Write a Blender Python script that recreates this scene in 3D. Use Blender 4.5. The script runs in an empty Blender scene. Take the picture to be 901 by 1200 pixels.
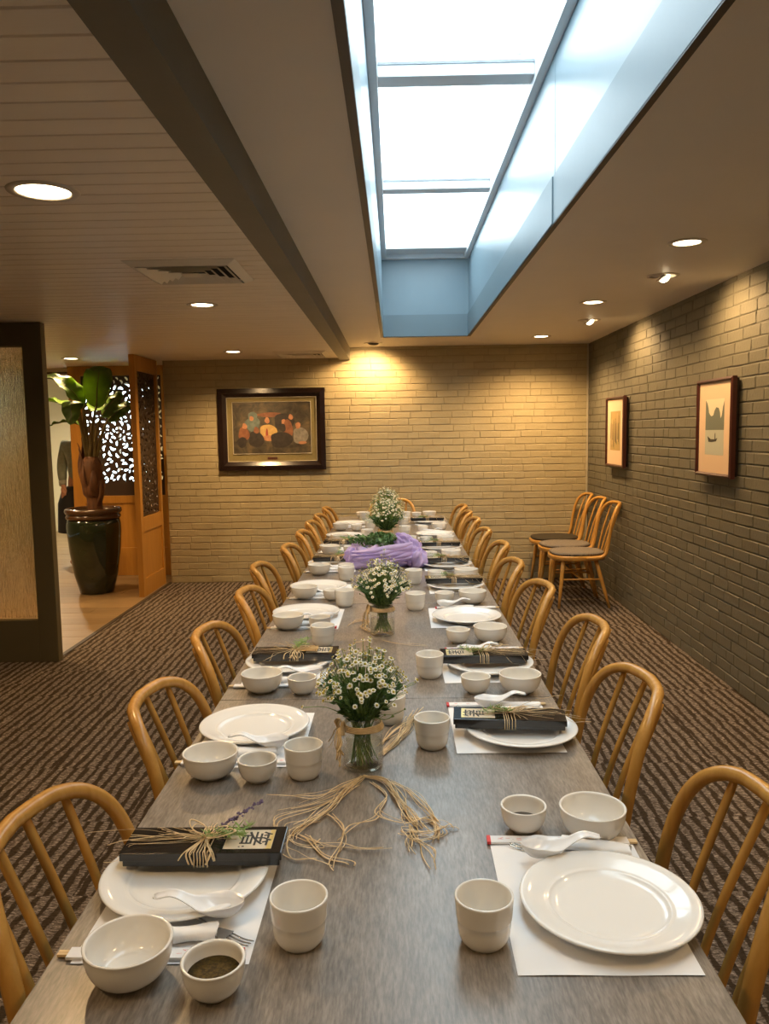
import bpy, bmesh, math, random
from mathutils import Vector, Matrix
random.seed(7)
PI = math.pi
SC = bpy.context.scene
COL = SC.collection

# ---------------------------------------------------------------- camera
FPX = 930.0
cd = bpy.data.cameras.new('camera'); cam = bpy.data.objects.new('camera', cd); COL.objects.link(cam)
cd.sensor_fit = 'HORIZONTAL'; cd.sensor_width = 36.0; cd.lens = 36.0 * FPX / 901.0
cd.clip_start = 0.02; cd.clip_end = 200
right = Vector((0.99980431, 0.01270147, -0.01516634))
down = Vector((-0.01382245, -0.09992732, -0.99489872))
fwd = Vector((-0.01415221, 0.99491367, -0.0997322))
Mr = Matrix((right, -down, -fwd)).transposed()
cam.matrix_world = Matrix.Translation((0, 0, 1.49)) @ Mr.to_4x4()
SC.camera = cam

# ---------------------------------------------------------------- view + world
SC.view_settings.view_transform = 'Standard'; SC.view_settings.look = 'None'
SC.view_settings.gamma = 1.0; SC.view_settings.use_curve_mapping = False
SC.view_settings.exposure = 0.3
SKY = 5.0
W = bpy.data.worlds.new('overcast'); SC.world = W; W.use_nodes = True
wn = W.node_tree.nodes; wl = W.node_tree.links
bg = wn['Background']
tc = wn.new('ShaderNodeTexCoord'); nz = wn.new('ShaderNodeTexNoise'); nz.inputs['Scale'].default_value = 2.2
nz.inputs['Detail'].default_value = 3
cr = wn.new('ShaderNodeValToRGB')
cr.color_ramp.elements[0].position = .3; cr.color_ramp.elements[0].color = (.62, .88, 1.0, 1)
cr.color_ramp.elements[1].position = .62; cr.color_ramp.elements[1].color = (.88, .97, 1.0, 1)
wl.new(tc.outputs['Generated'], nz.inputs['Vector']); wl.new(nz.outputs['Fac'], cr.inputs['Fac'])
wl.new(cr.outputs['Color'], bg.inputs['Color']); bg.inputs['Strength'].default_value = SKY
pl = bpy.data.lights.new('skylight_portal', 'AREA'); pl.shape = 'RECTANGLE'; pl.size = .74; pl.size_y = 6.9
pl.cycles.is_portal = True
po = bpy.data.objects.new('skylight_portal', pl); COL.objects.link(po); po.location = (.285, 3.77, 3.2)
WARM = (1.0, .64, .30)          # colour of the recessed lamps
SPOT_W = 76.0

# ---------------------------------------------------------------- helpers
class MB:
    """collects polygons; build() links them as one mesh object"""
    def __init__(s): s.v = []; s.f = []; s.m = []; s.sm = []
    def add(s, vs, fs, mi=0, smooth=False, T=None):
        o = len(s.v)
        for p in vs:
            p = Vector(p)
            if T is not None: p = T @ p
            s.v.append(tuple(p))
        for f in fs:
            s.f.append([i + o for i in f]); s.m.append(mi); s.sm.append(smooth)
        return s
    def box(s, x0, x1, y0, y1, z0, z1, mi=0, T=None):
        v = [(x, y, z) for z in (z0, z1) for y in (y0, y1) for x in (x0, x1)]
        return s.add(v, [(0, 2, 3, 1), (4, 5, 7, 6), (0, 1, 5, 4), (2, 6, 7, 3), (0, 4, 6, 2), (1, 3, 7, 5)], mi, False, T)
    def bbox(s, x0, x1, y0, y1, z0, z1, b=.004, mi=0, T=None):
        """box with all edges chamfered"""
        bm = bmesh.new()
        bmesh.ops.create_cube(bm, size=1)
        bmesh.ops.scale(bm, vec=(x1 - x0, y1 - y0, z1 - z0), verts=bm.verts)
        bmesh.ops.translate(bm, vec=((x0 + x1) / 2, (y0 + y1) / 2, (z0 + z1) / 2), verts=bm.verts)
        bmesh.ops.bevel(bm, geom=bm.edges[:], offset=b, segments=2, profile=.6, affect='EDGES')
        bm.verts.index_update()
        s.add([v.co.copy() for v in bm.verts], [[v.index for v in f.verts] for f in bm.faces], mi, False, T); bm.free()
        return s
    def lathe(s, prof, n=32, mi=0, smooth=True, T=None, sx=1., sy=1.):
        vs = []; fs = []
        m = len(prof)
        for r, z in prof:
            for k in range(n):
                a = 2 * PI * k / n; vs.append((r * sx * math.cos(a), r * sy * math.sin(a), z))
        for i in range(m - 1):
            for k in range(n):
                k2 = (k + 1) % n
                fs.append((i * n + k, i * n + k2, (i + 1) * n + k2, (i + 1) * n + k))
        if prof[0][0] > 1e-4: fs.append(list(range(n))[::-1])
        if prof[-1][0] > 1e-4: fs.append([(m - 1) * n + k for k in range(n)])
        return s.add(vs, fs, mi, smooth, T)
    def tube(s, pts, rad, n=8, mi=0, smooth=True, T=None, flat=1., up=(0, 0, 1), cap=True):
        pts = [Vector(p) for p in pts]; m = len(pts)
        if not hasattr(rad, '__len__'): rad = [rad] * m
        vs = []; fs = []; pu = Vector(up)
        for i, p in enumerate(pts):
            t = (pts[min(i + 1, m - 1)] - pts[max(i - 1, 0)])
            if t.length < 1e-9: t = Vector((0, 0, 1))
            t.normalize()
            u = pu - t * pu.dot(t)
            if u.length < 1e-3: u = t.orthogonal()
            u.normalize(); w = t.cross(u); pu = u
            for k in range(n):
                a = 2 * PI * k / n
                vs.append(p + u * (rad[i] * flat * math.cos(a)) + w * (rad[i] * math.sin(a)))
        for i in range(m - 1):
            for k in range(n):
                k2 = (k + 1) % n
                fs.append((i * n + k, i * n + k2, (i + 1) * n + k2, (i + 1) * n + k))
        if cap: fs.append(list(range(n))[::-1]); fs.append([(m - 1) * n + k for k in range(n)])
        return s.add(vs, fs, mi, smooth, T)
    def grid(s, fn, nu, nv, mi=0, smooth=True, T=None, wrap=False):
        vs = [fn(i / (nu if wrap else nu - 1), j / (nv - 1)) for j in range(nv) for i in range(nu)]
        fs = []
        for j in range(nv - 1):
            for i in range(nu if wrap else nu - 1):
                i2 = (i + 1) % nu
                fs.append((j * nu + i, j * nu + i2, (j + 1) * nu + i2, (j + 1) * nu + i))
        return s.add(vs, fs, mi, smooth, T)
    def poly(s, pts, mi=0, T=None): return s.add(pts, [list(range(len(pts)))], mi, False, T)
    def prism(s, pts2, z0, z1, mi=0, T=None, smooth=False):
        n = len(pts2)
        vs = [(x, y, z0) for x, y in pts2] + [(x, y, z1) for x, y in pts2]
        fs = [list(range(n))[::-1], [n + i for i in range(n)]]
        for i in range(n):
            j = (i + 1) % n; fs.append((i, j, n + j, n + i))
        return s.add(vs, fs, mi, smooth, T)
    def mesh(s, name, mats):
        me = bpy.data.meshes.new(name); me.from_pydata(s.v, [], s.f)
        for m in (mats if isinstance(mats, (list, tuple)) else [mats]): me.materials.append(m)
        me.polygons.foreach_set('material_index', s.m); me.polygons.foreach_set('use_smooth', s.sm)
        me.update(); return me
    def build(s, name, mats, parent=None, loc=None, kind=None):
        return link(name, s.mesh(name, mats), parent, loc, kind)

def link(name, me, parent=None, loc=None, kind=None):
    o = bpy.data.objects.new(name, me); COL.objects.link(o)
    if parent is not None: o.parent = parent
    if loc is not None: o.location = loc
    if kind: o['kind'] = kind
    return o
def empty(name, loc=(0, 0, 0), rz=0., kind=None):
    o = bpy.data.objects.new(name, None); COL.objects.link(o); o.location = loc; o.rotation_euler = (0, 0, rz)
    o.empty_display_size = .05
    if kind: o['kind'] = kind
    return o
def tag(o, label, cat, group=None):
    o['label'] = label; o['category'] = cat
    if group: o['group'] = group
    return o
def copy_tree(o, parent=None):
    c = o.copy(); COL.objects.link(c)
    if parent is not None: c.parent = parent
    for ch in list(o.children): copy_tree(ch, c)
    return c
def subsurf(o, lv=1):
    m = o.modifiers.new('sub', 'SUBSURF'); m.levels = lv; m.render_levels = lv; return o
def catmull(P, n=8):
    P = [Vector(p) for p in P]; out = []
    for i in range(len(P) - 1):
        a = P[max(i - 1, 0)]; b = P[i]; c = P[i + 1]; d = P[min(i + 2, len(P) - 1)]
        for k in range(n):
            t = k / n
            out.append(.5 * ((2 * b) + (c - a) * t + (2 * a - 5 * b + 4 * c - d) * t * t + (3 * b - a - 3 * c + d) * t ** 3))
    out.append(P[-1]); return out
ORD = ['nearest', 'second', 'third', 'fourth', 'fifth', 'sixth', 'seventh', 'eighth', 'ninth', 'tenth']
def nth(i): return 'nearest to the camera' if i == 0 else ORD[i] + ' from the near end'

# ---------------------------------------------------------------- materials
def mat(name, col, rough=.5, metal=0., spec=.5, **k):
    m = bpy.data.materials.new(name); m.use_nodes = True; b = m.node_tree.nodes['Principled BSDF']
    b.inputs['Base Color'].default_value = (*col, 1); b.inputs['Roughness'].default_value = rough
    b.inputs['Metallic'].default_value = metal; b.inputs['Specular IOR Level'].default_value = spec
    for a, v in k.items(): b.inputs[a.replace('_', ' ')].default_value = v
    return m
def N(m, t, **k):
    n = m.node_tree.nodes.new(t)
    for a, v in k.items():
        if a in n.inputs: n.inputs[a].default_value = v
        else: setattr(n, a, v)
    return n
def L(m, a, b): m.node_tree.links.new(a, b)
def B(m): return m.node_tree.nodes['Principled BSDF']
def coords(m, scale=(1, 1, 1), kind='Object', rot=(0, 0, 0)):
    t = N(m, 'ShaderNodeTexCoord'); mp = N(m, 'ShaderNodeMapping'); mp.inputs['Scale'].default_value = scale
    mp.inputs['Rotation'].default_value = rot
    L(m, t.outputs[kind], mp.inputs['Vector']); return mp.outputs['Vector']
def wcoords(m, scale=(1, 1, 1), rot=(0, 0, 0)):
    t = N(m, 'ShaderNodeNewGeometry'); mp = N(m, 'ShaderNodeMapping'); mp.inputs['Scale'].default_value = scale
    mp.inputs['Rotation'].default_value = rot
    L(m, t.outputs['Position'], mp.inputs['Vector']); return mp.outputs['Vector']
def noise(m, vec, scale, detail=3, rough=.5, dist=0.):
    n = N(m, 'ShaderNodeTexNoise'); n.inputs['Scale'].default_value = scale; n.inputs['Detail'].default_value = detail
    n.inputs['Roughness'].default_value = rough; n.inputs['Distortion'].default_value = dist
    L(m, vec, n.inputs['Vector']); return n.outputs['Fac']
def ramp(m, fac, stops):
    r = N(m, 'ShaderNodeValToRGB'); e = r.color_ramp.elements
    while len(e) < len(stops): e.new(.5)
    for x, (p, c) in zip(e, stops): x.position = p; x.color = (*c, 1)
    L(m, fac, r.inputs['Fac']); return r.outputs['Color']
def bump(m, h, strength=.2, dist=.01):
    b = N(m, 'ShaderNodeBump'); b.inputs['Strength'].default_value = strength; b.inputs['Distance'].default_value = dist
    L(m, h, b.inputs['Height']); L(m, b.outputs['Normal'], B(m).inputs['Normal']); return b
def rnd_tint(m, col_out, lo=.9, hi=1.08):
    """per-object brightness variation"""
    oi = N(m, 'ShaderNodeObjectInfo'); mr = N(m, 'ShaderNodeMapRange'); mr.inputs['To Min'].default_value = lo; mr.inputs['To Max'].default_value = hi
    L(m, oi.outputs['Random'], mr.inputs['Value'])
    mx = N(m, 'ShaderNodeMix', data_type='RGBA', blend_type='MULTIPLY'); mx.inputs[0].default_value = 1
    L(m, col_out, mx.inputs[6]); L(m, mr.outputs['Result'], mx.inputs[7]); return mx.outputs[2]
def noisy(name, c0, c1, scale=8, rough=.6, bstr=0., bscale=60, kind='Object', stretch=(1, 1, 1), tint=None, spec=.5, bdist=.004):
    m = mat(name, c0, rough, spec=spec); v = coords(m, stretch, kind)
    c = ramp(m, noise(m, v, scale, 4), [(.3, c0), (.7, c1)])
    if tint: c = rnd_tint(m, c, *tint)
    L(m, c, B(m).inputs['Base Color'])
    if bstr: bump(m, noise(m, v, bscale, 4), bstr, bdist)
    return m

M = {}
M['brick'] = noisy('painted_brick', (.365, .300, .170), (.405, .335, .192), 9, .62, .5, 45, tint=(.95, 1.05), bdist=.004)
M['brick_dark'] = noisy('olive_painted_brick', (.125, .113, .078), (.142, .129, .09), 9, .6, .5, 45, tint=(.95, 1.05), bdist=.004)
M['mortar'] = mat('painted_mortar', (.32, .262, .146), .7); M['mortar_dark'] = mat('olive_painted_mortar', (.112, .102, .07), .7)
M['drywall'] = noisy('ceiling_paint', (.66, .61, .545), (.69, .635, .565), 3, .55, .12, 180, bdist=.002)
M['plank'] = noisy('plank_paint', (.78, .69, .56), (.81, .715, .58), 3, .42, .08, 30, tint=(.97, 1.03), stretch=(.3, 3, 3))
M['groove'] = mat('plank_groove', (.10, .08, .05), .8)
M['beam'] = noisy('beam_paint', (.135, .125, .095), (.155, .14, .108), 4, .5, .08, 40)
M['olive'] = noisy('olive_trim_paint', (.095, .078, .040), (.108, .088, .046), 4, .45, .06, 40)
M['lobby_wall'] = mat('cream_wall_paint', (.80, .75, .56), .7)
M['plain_wall'] = mat('plain_wall_paint', (.30, .27, .2), .7)
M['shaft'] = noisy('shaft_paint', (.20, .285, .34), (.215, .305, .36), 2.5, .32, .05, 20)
M['shaft_band'] = noisy('shaft_band_darker', (.155, .22, .255), (.165, .23, .268), 2.5, .4, .05, 20)  # darker blue than the shaft panels above
M['edge_dark'] = mat('dark_edge_trim', (.05, .04, .03), .5)
M['white_metal'] = mat('white_aluminium', (.72, .76, .79), .35)
M['grey_metal'] = mat('grey_aluminium', (.30, .33, .36), .4)
M['ceramic'] = mat('ivory_ceramic', (.79, .775, .73), .13, spec=.55)
M['china'] = mat('white_china', (.82, .83, .825), .10, spec=.6)
M['melamine'] = mat('white_melamine', (.82, .84, .87), .16)
M['paper'] = noisy('white_paper', (.78, .785, .80), (.82, .825, .84), 6, .8)
M['napkin'] = noisy('white_napkin_paper', (.84, .845, .85), (.88, .885, .89), 30, .9, .3, 80)
M['steel'] = mat('steel', (.55, .54, .52), .22, 1.)
M['red'] = mat('red_print', (.62, .05, .05), .6); M['pink'] = mat('pink_print', (.75, .35, .33), .7)
M['bamboo'] = mat('bamboo', (.70, .52, .28), .6)
M['lacquer'] = mat('black_lacquer', (.012, .011, .011), .12, spec=.6)
M['label'] = noisy('beige_washi_paper', (.55, .48, .36), (.62, .55, .42), 40, .8)
M['ink'] = mat('black_ink', (.01, .01, .01), .6)
M['gold'] = mat('gold_leaf', (.80, .66, .28), .3, .7)
M['raffia'] = noisy('raffia', (.58, .42, .22), (.82, .66, .42), 40, .75)
M['raffia_tan'] = noisy('tan_raffia_bundle', (.50, .32, .13), (.62, .43, .2), 90, .75, .4, 150, stretch=(.2, 3, 3))
M['herb'] = noisy('herb_leaf', (.14, .27, .06), (.34, .48, .15), 60, .55)
M['leaf'] = noisy('flower_foliage', (.025, .075, .015), (.07, .15, .03), 50, .5)
M['stem'] = noisy('flower_stem', (.12, .22, .05), (.24, .36, .10), 60, .55)
M['petal'] = mat('white_petal', (.86, .83, .70), .6, Subsurface_Weight=.0)
M['pollen'] = mat('yellow_green_flower_centre', (.50, .42, .05), .7)
M['lavender'] = mat('lavender_bud', (.17, .13, .24), .8)
M['sauce'] = noisy('dark_dipping_sauce', (.018, .009, .003), (.045, .024, .008), 90, .12)
M['herb_sauce'] = noisy('chopped_herb_sauce', (.016, .009, .002), (.10, .062, .010), 260, .55, .4, 220, bdist=.002, spec=.15)
M['stain'] = mat('sauce_stain', (.42, .30, .15), .3)

def wood(name, c0, c1, axis='x', rough=.35, scale=1., tint=None, contrast=(.25, .75)):
    m = mat(name, c0, rough)
    s = {'x': (1.2, 14, 14), 'y': (14, 1.2, 14), 'z': (14, 14, 1.2)}[axis]
    v = coords(m, tuple(a * scale for a in s))
    c = ramp(m, noise(m, v, 2.2, 5, .6, .4), [(contrast[0], c0), (contrast[1], c1)])
    if tint: c = rnd_tint(m, c, *tint)
    L(m, c, B(m).inputs['Base Color']); return m
M['oak'] = wood('honey_oak', (.44, .215, .042), (.59, .315, .075), 'z', .27, 1.4)
M['oak_x'] = wood('honey_oak_seat', (.44, .215, .042), (.58, .31, .074), 'x', .3, 1.4)
M['screen_wood'] = wood('orange_cherry_wood', (.34, .150, .022), (.44, .205, .034), 'z', .35, 1.)
M['dark_wood'] = mat('dark_brown_lattice', (.035, .018, .010), .45)
M['frame_brown'] = mat('red_brown_frame', (.055, .014, .009), .35)
M['frame_black'] = mat('black_brown_frame', (.014, .007, .006), .22)
M['floor_plank'] = wood('wood_look_floor', (.19, .12, .055), (.31, .205, .10), 'x', .38, .8, (.88, 1.1))
# table laminate: grey-brown streaks along the table
m = mat('grey_brown_laminate', (.2, .17, .14), .30, spec=.5)
v = wcoords(m, (24, 6, 3)); v2 = wcoords(m, (170, 26, 3))
c1 = ramp(m, noise(m, v, 1.5, 6, .65, .5), [(.28, (.160, .138, .118)), (.72, (.262, .232, .202))])
c2 = ramp(m, noise(m, v2, 1.5, 4, .6), [(.33, (.66, .66, .66)), (.67, (1.22, 1.22, 1.22))])
mx = N(m, 'ShaderNodeMix', data_type='RGBA', blend_type='MULTIPLY'); mx.inputs[0].default_value = 1
L(m, c1, mx.inputs[6]); L(m, c2, mx.inputs[7]); L(m, mx.outputs[2], B(m).inputs['Base Color'])
bump(m, noise(m, v2, 1.5, 4), .06, .002); M['laminate'] = m
# carpet: wavy dark ribs along y on a mottled tan ground, shifted tile by tile
m = mat('loop_pile_carpet', (.2, .15, .1), .95, spec=.1)
g = N(m, 'ShaderNodeNewGeometry'); oi = N(m, 'ShaderNodeObjectInfo')
cx = N(m, 'ShaderNodeCombineXYZ'); ml = N(m, 'ShaderNodeMath', operation='MULTIPLY'); ml.inputs[1].default_value = 3.7
L(m, oi.outputs['Random'], ml.inputs[0]); L(m, ml.outputs[0], cx.inputs['X']); L(m, ml.outputs[0], cx.inputs['Y'])
va = N(m, 'ShaderNodeVectorMath', operation='ADD'); L(m, g.outputs['Position'], va.inputs[0]); L(m, cx.outputs[0], va.inputs[1])
mp = N(m, 'ShaderNodeMapping'); mp.inputs['Scale'].default_value = (1, .34, 1); L(m, va.outputs[0], mp.inputs['Vector'])
wv = N(m, 'ShaderNodeTexWave', wave_type='BANDS', bands_direction='X', wave_profile='SIN')
wv.inputs['Scale'].default_value = 6.6; wv.inputs['Distortion'].default_value = 4.2; wv.inputs['Detail'].default_value = 4.0
wv.inputs['Detail Roughness'].default_value = .72; wv.inputs['Detail Scale'].default_value = 2.4; L(m, mp.outputs[0], wv.inputs['Vector'])
mp2 = N(m, 'ShaderNodeMapping'); mp2.inputs['Scale'].default_value = (1, 3.2, 1); L(m, va.outputs[0], mp2.inputs['Vector'])
pile = noise(m, mp2.outputs[0], 48, 4, .75)
lightc = ramp(m, pile, [(.36, (.050, .036, .024)), (.50, (.128, .100, .078)), (.66, (.45, .375, .31))])
darkc = ramp(m, pile, [(.35, (.022, .014, .007)), (.7, (.072, .050, .032))])
wr = N(m, 'ShaderNodeValToRGB'); wr.color_ramp.elements[0].position = .26; wr.color_ramp.elements[1].position = .56
L(m, wv.outputs['Fac'], wr.inputs['Fac'])
mx = N(m, 'ShaderNodeMix', data_type='RGBA'); L(m, wr.outputs['Color'], mx.inputs[0]); L(m, darkc, mx.inputs[6]); L(m, lightc, mx.inputs[7])
L(m, mx.outputs[2], B(m).inputs['Base Color'])
bm_ = bump(m, pile, .8, .006); M['carpet'] = m
# chair cushion: fine ribs
m = mat('grey_brown_ribbed_fabric', (.2, .16, .12), .9, spec=.1); v = coords(m, (1, 60, 1))
w_ = N(m, 'ShaderNodeTexWave', wave_type='BANDS', bands_direction='Y'); w_.inputs['Scale'].default_value = 1.; L(m, v, w_.inputs['Vector'])
L(m, ramp(m, w_.outputs['Fac'], [(.2, (.12, .10, .08)), (.8, (.24, .205, .165))]), B(m).inputs['Base Color']); M['cushion'] = m
M['cushion_dark'] = mat('dark_olive_fabric', (.055, .045, .03), .9, spec=.1)
# thin clear glass: see-through with fresnel reflections
def thin_glass(name, tint=(.96, .98, .96), body=0.04, rough=.03, gloss=1.0):
    m = bpy.data.materials.new(name); m.use_nodes = True; nt = m.node_tree; nt.nodes.clear()
    out = nt.nodes.new('ShaderNodeOutputMaterial'); tr = nt.nodes.new('ShaderNodeBsdfTransparent'); tr.inputs[0].default_value = (*tint, 1)
    gl = nt.nodes.new('ShaderNodeBsdfGlossy'); gl.inputs['Roughness'].default_value = rough
    fr = nt.nodes.new('ShaderNodeLayerWeight'); fr.inputs['Blend'].default_value = .35
    mr = nt.nodes.new('ShaderNodeMapRange'); mr.inputs['To Min'].default_value = body; mr.inputs['To Max'].default_value = gloss
    pw = nt.nodes.new('ShaderNodeMath'); pw.operation = 'POWER'; pw.inputs[1].default_value = 2.5
    mixn = nt.nodes.new('ShaderNodeMixShader')
    nt.links.new(fr.outputs['Facing'], pw.inputs[0]); nt.links.new(pw.outputs[0], mr.inputs['Value'])
    nt.links.new(mr.outputs[0], mixn.inputs[0])
    nt.links.new(tr.outputs[0], mixn.inputs[1]); nt.links.new(gl.outputs[0], mixn.inputs[2]); nt.links.new(mixn.outputs[0], out.inputs[0])
    return m
M['glass'] = thin_glass('clear_jar_glass', (.985, .992, .985), .04, .02, .95)
M['water'] = thin_glass('water_in_jar', (.965, .98, .94), .015, .02, .4)
# frosted skylight pane
def frosted(name, a=.75, col=(.95, .97, .97)):
    m = bpy.data.materials.new(name); m.use_nodes = True; nt = m.node_tree; nt.nodes.clear()
    out = nt.nodes.new('ShaderNodeOutputMaterial'); tr = nt.nodes.new('ShaderNodeBsdfTransparent'); tl = nt.nodes.new('ShaderNodeBsdfTranslucent')
    tl.inputs[0].default_value = (*col, 1); mixn = nt.nodes.new('ShaderNodeMixShader'); mixn.inputs[0].default_value = 1 - a
    nt.links.new(tr.outputs[0], mixn.inputs[1]); nt.links.new(tl.outputs[0], mixn.inputs[2]); nt.links.new(mixn.outputs[0], out.inputs[0]); return m
M['skypane'] = frosted('frosted_skylight_glass')
# rain-textured partition glass
m = mat('streaked_privacy_glass', (.97, .80, .48), .20, Transmission_Weight=.85, IOR=1.3)
v = wcoords(m, (60, 60, 5)); bump(m, noise(m, v, 2.0, 3, .6), .9, .02); M['rainglass'] = m
def emis(name, col, s):
    m = bpy.data.materials.new(name); m.use_nodes = True; b = m.node_tree.nodes['Principled BSDF']
    b.inputs['Base Color'].default_value = (0, 0, 0, 1); b.inputs['Emission Color'].default_value = (*col, 1); b.inputs['Emission Strength'].default_value = s
    return m
M['lamp'] = emis('lit_lamp', (1., .80, .52), 14.)
M['trim_ring'] = mat('cream_lamp_trim', (.55, .48, .38), .4)
M['vent'] = mat('vent_paint', (.74, .67, .54), .45); M['vent_dark'] = mat('vent_void_shade', (.012, .01, .008), .8)
M['pot'] = noisy('dark_green_glaze', (.010, .016, .008), (.022, .032, .014), 5, .07, spec=.7)
M['pot_rim'] = mat('brown_glaze', (.075, .036, .014), .2); M['soil'] = mat('soil', (.02, .013, .008), .9)
M['trunk'] = noisy('banana_sheath', (.085, .032, .012), (.20, .085, .03), 9, .6, .4, 40, stretch=(4, 4, .6))
M['stalk'] = noisy('leaf_stalk', (.10, .075, .02), (.17, .12, .035), 9, .5, stretch=(5, 5, .6))
def leafmat(name, c0, c1, trans):
    m = mat(name, c0, .38); v = coords(m, (1, 1, 1), 'UV') if False else coords(m, (1, 1, 1))
    c = ramp(m, noise(m, v, 14, 3), [(.3, c0), (.7, c1)]); L(m, c, B(m).inputs['Base Color'])
    nt = m.node_tree; tl = nt.nodes.new('ShaderNodeBsdfTranslucent'); tl.inputs[0].default_value = (*trans, 1)
    mxs = nt.nodes.new('ShaderNodeMixShader'); mxs.inputs[0].default_value = .35
    out = [n for n in nt.nodes if n.type == 'OUTPUT_MATERIAL'][0]
    L(m, B(m).outputs[0], mxs.inputs[1]); L(m, tl.outputs[0], mxs.inputs[2]); L(m, mxs.outputs[0], out.inputs[0]); return m
M['banana'] = leafmat('broad_leaf', (.055, .11, .014), (.10, .19, .028), (.22, .34, .03))
M['tulle'] = leafmat('lavender_tulle', (.60, .48, .86), (.75, .63, .95), (.70, .57, .93))
M['skin'] = mat('skin', (.45, .22, .13), .5); M['hair'] = mat('dark_hair', (.02, .014, .01), .6)
M['shirt'] = noisy('grey_green_knit', (.22, .235, .17), (.28, .295, .22), 30, .85, .3, 120); M['cuff'] = mat('pale_cuff', (.36, .34, .26), .8)
M['apron'] = mat('black_cloth', (.010, .009, .010), .8)
M['mount'] = noisy('olive_linen_mount', (.17, .135, .05), (.20, .16, .065), 60, .8)
M['fillet'] = mat('pale_fillet', (.42, .38, .29), .4)

# ================================================================ the setting
RX, BY, CZ, LZ = 1.92, 7.94, 2.329, 2.229
# ---- floor: subfloor slab + carpet tiles + lobby planks
fl = MB().box(-6.6, 2.2, -2.6, 13, -.25, -.012).build('floor', M['carpet'], None, kind='structure')
def tile_area(x0, x1, y0, y1):
    y = y1
    while y > y0 + 1e-4:
        ya = max(y - .5, y0); x = x1
        while x > x0 + 1e-4:
            xa = max(x - .5, x0)
            MB().box(xa + .0006, x - .0006, ya + .0006, y - .0006, -.012, 0).build('carpet_tile', M['carpet'], fl)
            x -= .5
        y -= .5
tile_area(-2.285, 1.93, .5, BY); tile_area(-4.8, -2.2856, 1.5, 5.18)
MB().box(-6.6, 2.2, -2.6, .499, -.012, 0).build('carpet_field', M['carpet'], fl)
MB().box(-2.318, -2.286, 5.22, BY, -.012, .006).build('carpet_edge_strip', mat('dark_edge_strip', (.045, .03, .018), .6), fl)
y = 5.2; r = 0
while y < 12.5:
    x = -2.32
    off = (.55, 1.25, .9, .3)[r % 4]
    while x > -6.4:
        xa = x - (off if x == -2.32 else 1.3)
        MB().box(xa + .0015, x - .0015, y + .0015, y + .1985, -.012, .001 + random.uniform(-.0006, .0006)).build('floor_plank', M['floor_plank'], fl)
        x = xa
    y += .2; r += 1

# ---- brick walls
def brick_mb(w, h, seed):
    """one brick: face in the xz plane, proud towards -y, slightly uneven"""
    rr = random.Random(seed); j = lambda a: rr.uniform(-a, a)
    mb = MB(); d = .0055; b = .0026
    vs = []
    for k, (yy, ins) in enumerate(((.0, 0.), (-d + b, 0.), (-d, b * 1.3))):
        for sx, sz in ((-1, -1), (1, -1), (1, 1), (-1, 1)):
            vs.append((sx * (w / 2 - ins) + j(.0018), yy + (j(.0016) if k else 0), sz * (h / 2 - ins) + j(.0014)))
    fs = []
    for k in (0, 1):
        for i in range(4):
            i2 = (i + 1) % 4; fs.append((k * 4 + i, k * 4 + i2, k * 4 + 4 + i2, k * 4 + 4 + i))
    fs.append((8, 9, 10, 11)); mb.add(vs, fs); return mb
CW, CH = .203, .0677
def brick_wall(name, T, length, height, mats, key, skip):
    """T maps (along, out, up) to the world; the 300 bricks that come first by key are objects"""
    cells = []
    r = 0; z = 0.
    while z < height - .01:
        off = (0, CW * .5)[r % 2] + random.uniform(-.03, .03)
        x = -off
        while x < length:
            w = CW if random.random() > .12 else CW * .52
            a, b = max(x, 0), min(x + w, length)
            if b - a > .03: cells.append((a, b, z, min(z + CH, height)))
            x += w
        z += CH; r += 1
    cells = [c for c in cells if not skip(c)]
    cells.sort(key=key)
    base = MB().box(0, length + .012, 0, .16, 0, height, T=T).build(name, mats[1], None, kind='structure')
    cache = {}
    rest = MB(); T3 = T.to_3x3().to_4x4()
    for i, (a, b, z0, z1) in enumerate(cells):
        w, h = round(b - a - .004, 3), round(z1 - z0 - .0068, 3)
        kk = (w, h, random.randrange(3))
        if kk not in cache: cache[kk] = (brick_mb(kk[0], kk[1], hash(kk) % 9999), None)
        mbk, me = cache[kk]
        P = Matrix.Translation(((a + b) / 2, random.uniform(-.0012, .0022), (z0 + z1) / 2)) @ Matrix.Rotation(random.uniform(-.008, .008), 4, 'Y')
        if i < 300:
            if me is None: me = mbk.mesh('brick', mats[0]); cache[kk] = (mbk, me)
            o = link('brick', me, base); o.matrix_local = T @ P
        else: rest.add(mbk.v, mbk.f, T=T @ P)
    rest.build('brick_field', mats[0], base, kind='stuff')
    return base
MB().box(RX - .02, RX + .16, BY + .001, BY + .16, 0, 2.36).build('wall_corner', M['mortar'], None, kind='structure')
TB = Matrix.Translation((-2.29, BY, 0))
back = brick_wall('wall_back', TB, RX + 2.29, 2.36, (M['brick'], M['mortar']), lambda c: (c[2] < .75, -c[0]), lambda c: False)
# right wall: along = +y, out = -x
TR = Matrix(((0, 1, 0, RX), (1, 0, 0, 0.2), (0, 0, 1, 0), (0, 0, 0, 1)))
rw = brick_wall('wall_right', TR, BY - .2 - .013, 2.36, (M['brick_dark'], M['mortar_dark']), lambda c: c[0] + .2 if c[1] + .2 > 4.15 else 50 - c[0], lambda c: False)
MB().box(RX - .020, RX - .006, BY - .0205, BY - .006, 0, CZ).build('corner_bead', mat('corner_caulk', (.42, .38, .28), .6), back)
MB().box(RX, RX + .16, -2.6, .2, 0, 2.36).build('wall_right', M['plain_wall'], None, kind='structure')
MB().box(-6.6, 2.2, -2.75, -2.6, 0, 2.7).build('wall_front', M['plain_wall'], None, kind='structure')
MB().box(-6.75, -6.6, -2.75, 13, 0, 2.9).build('wall_left', M['plain_wall'], None, kind='structure')
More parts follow.
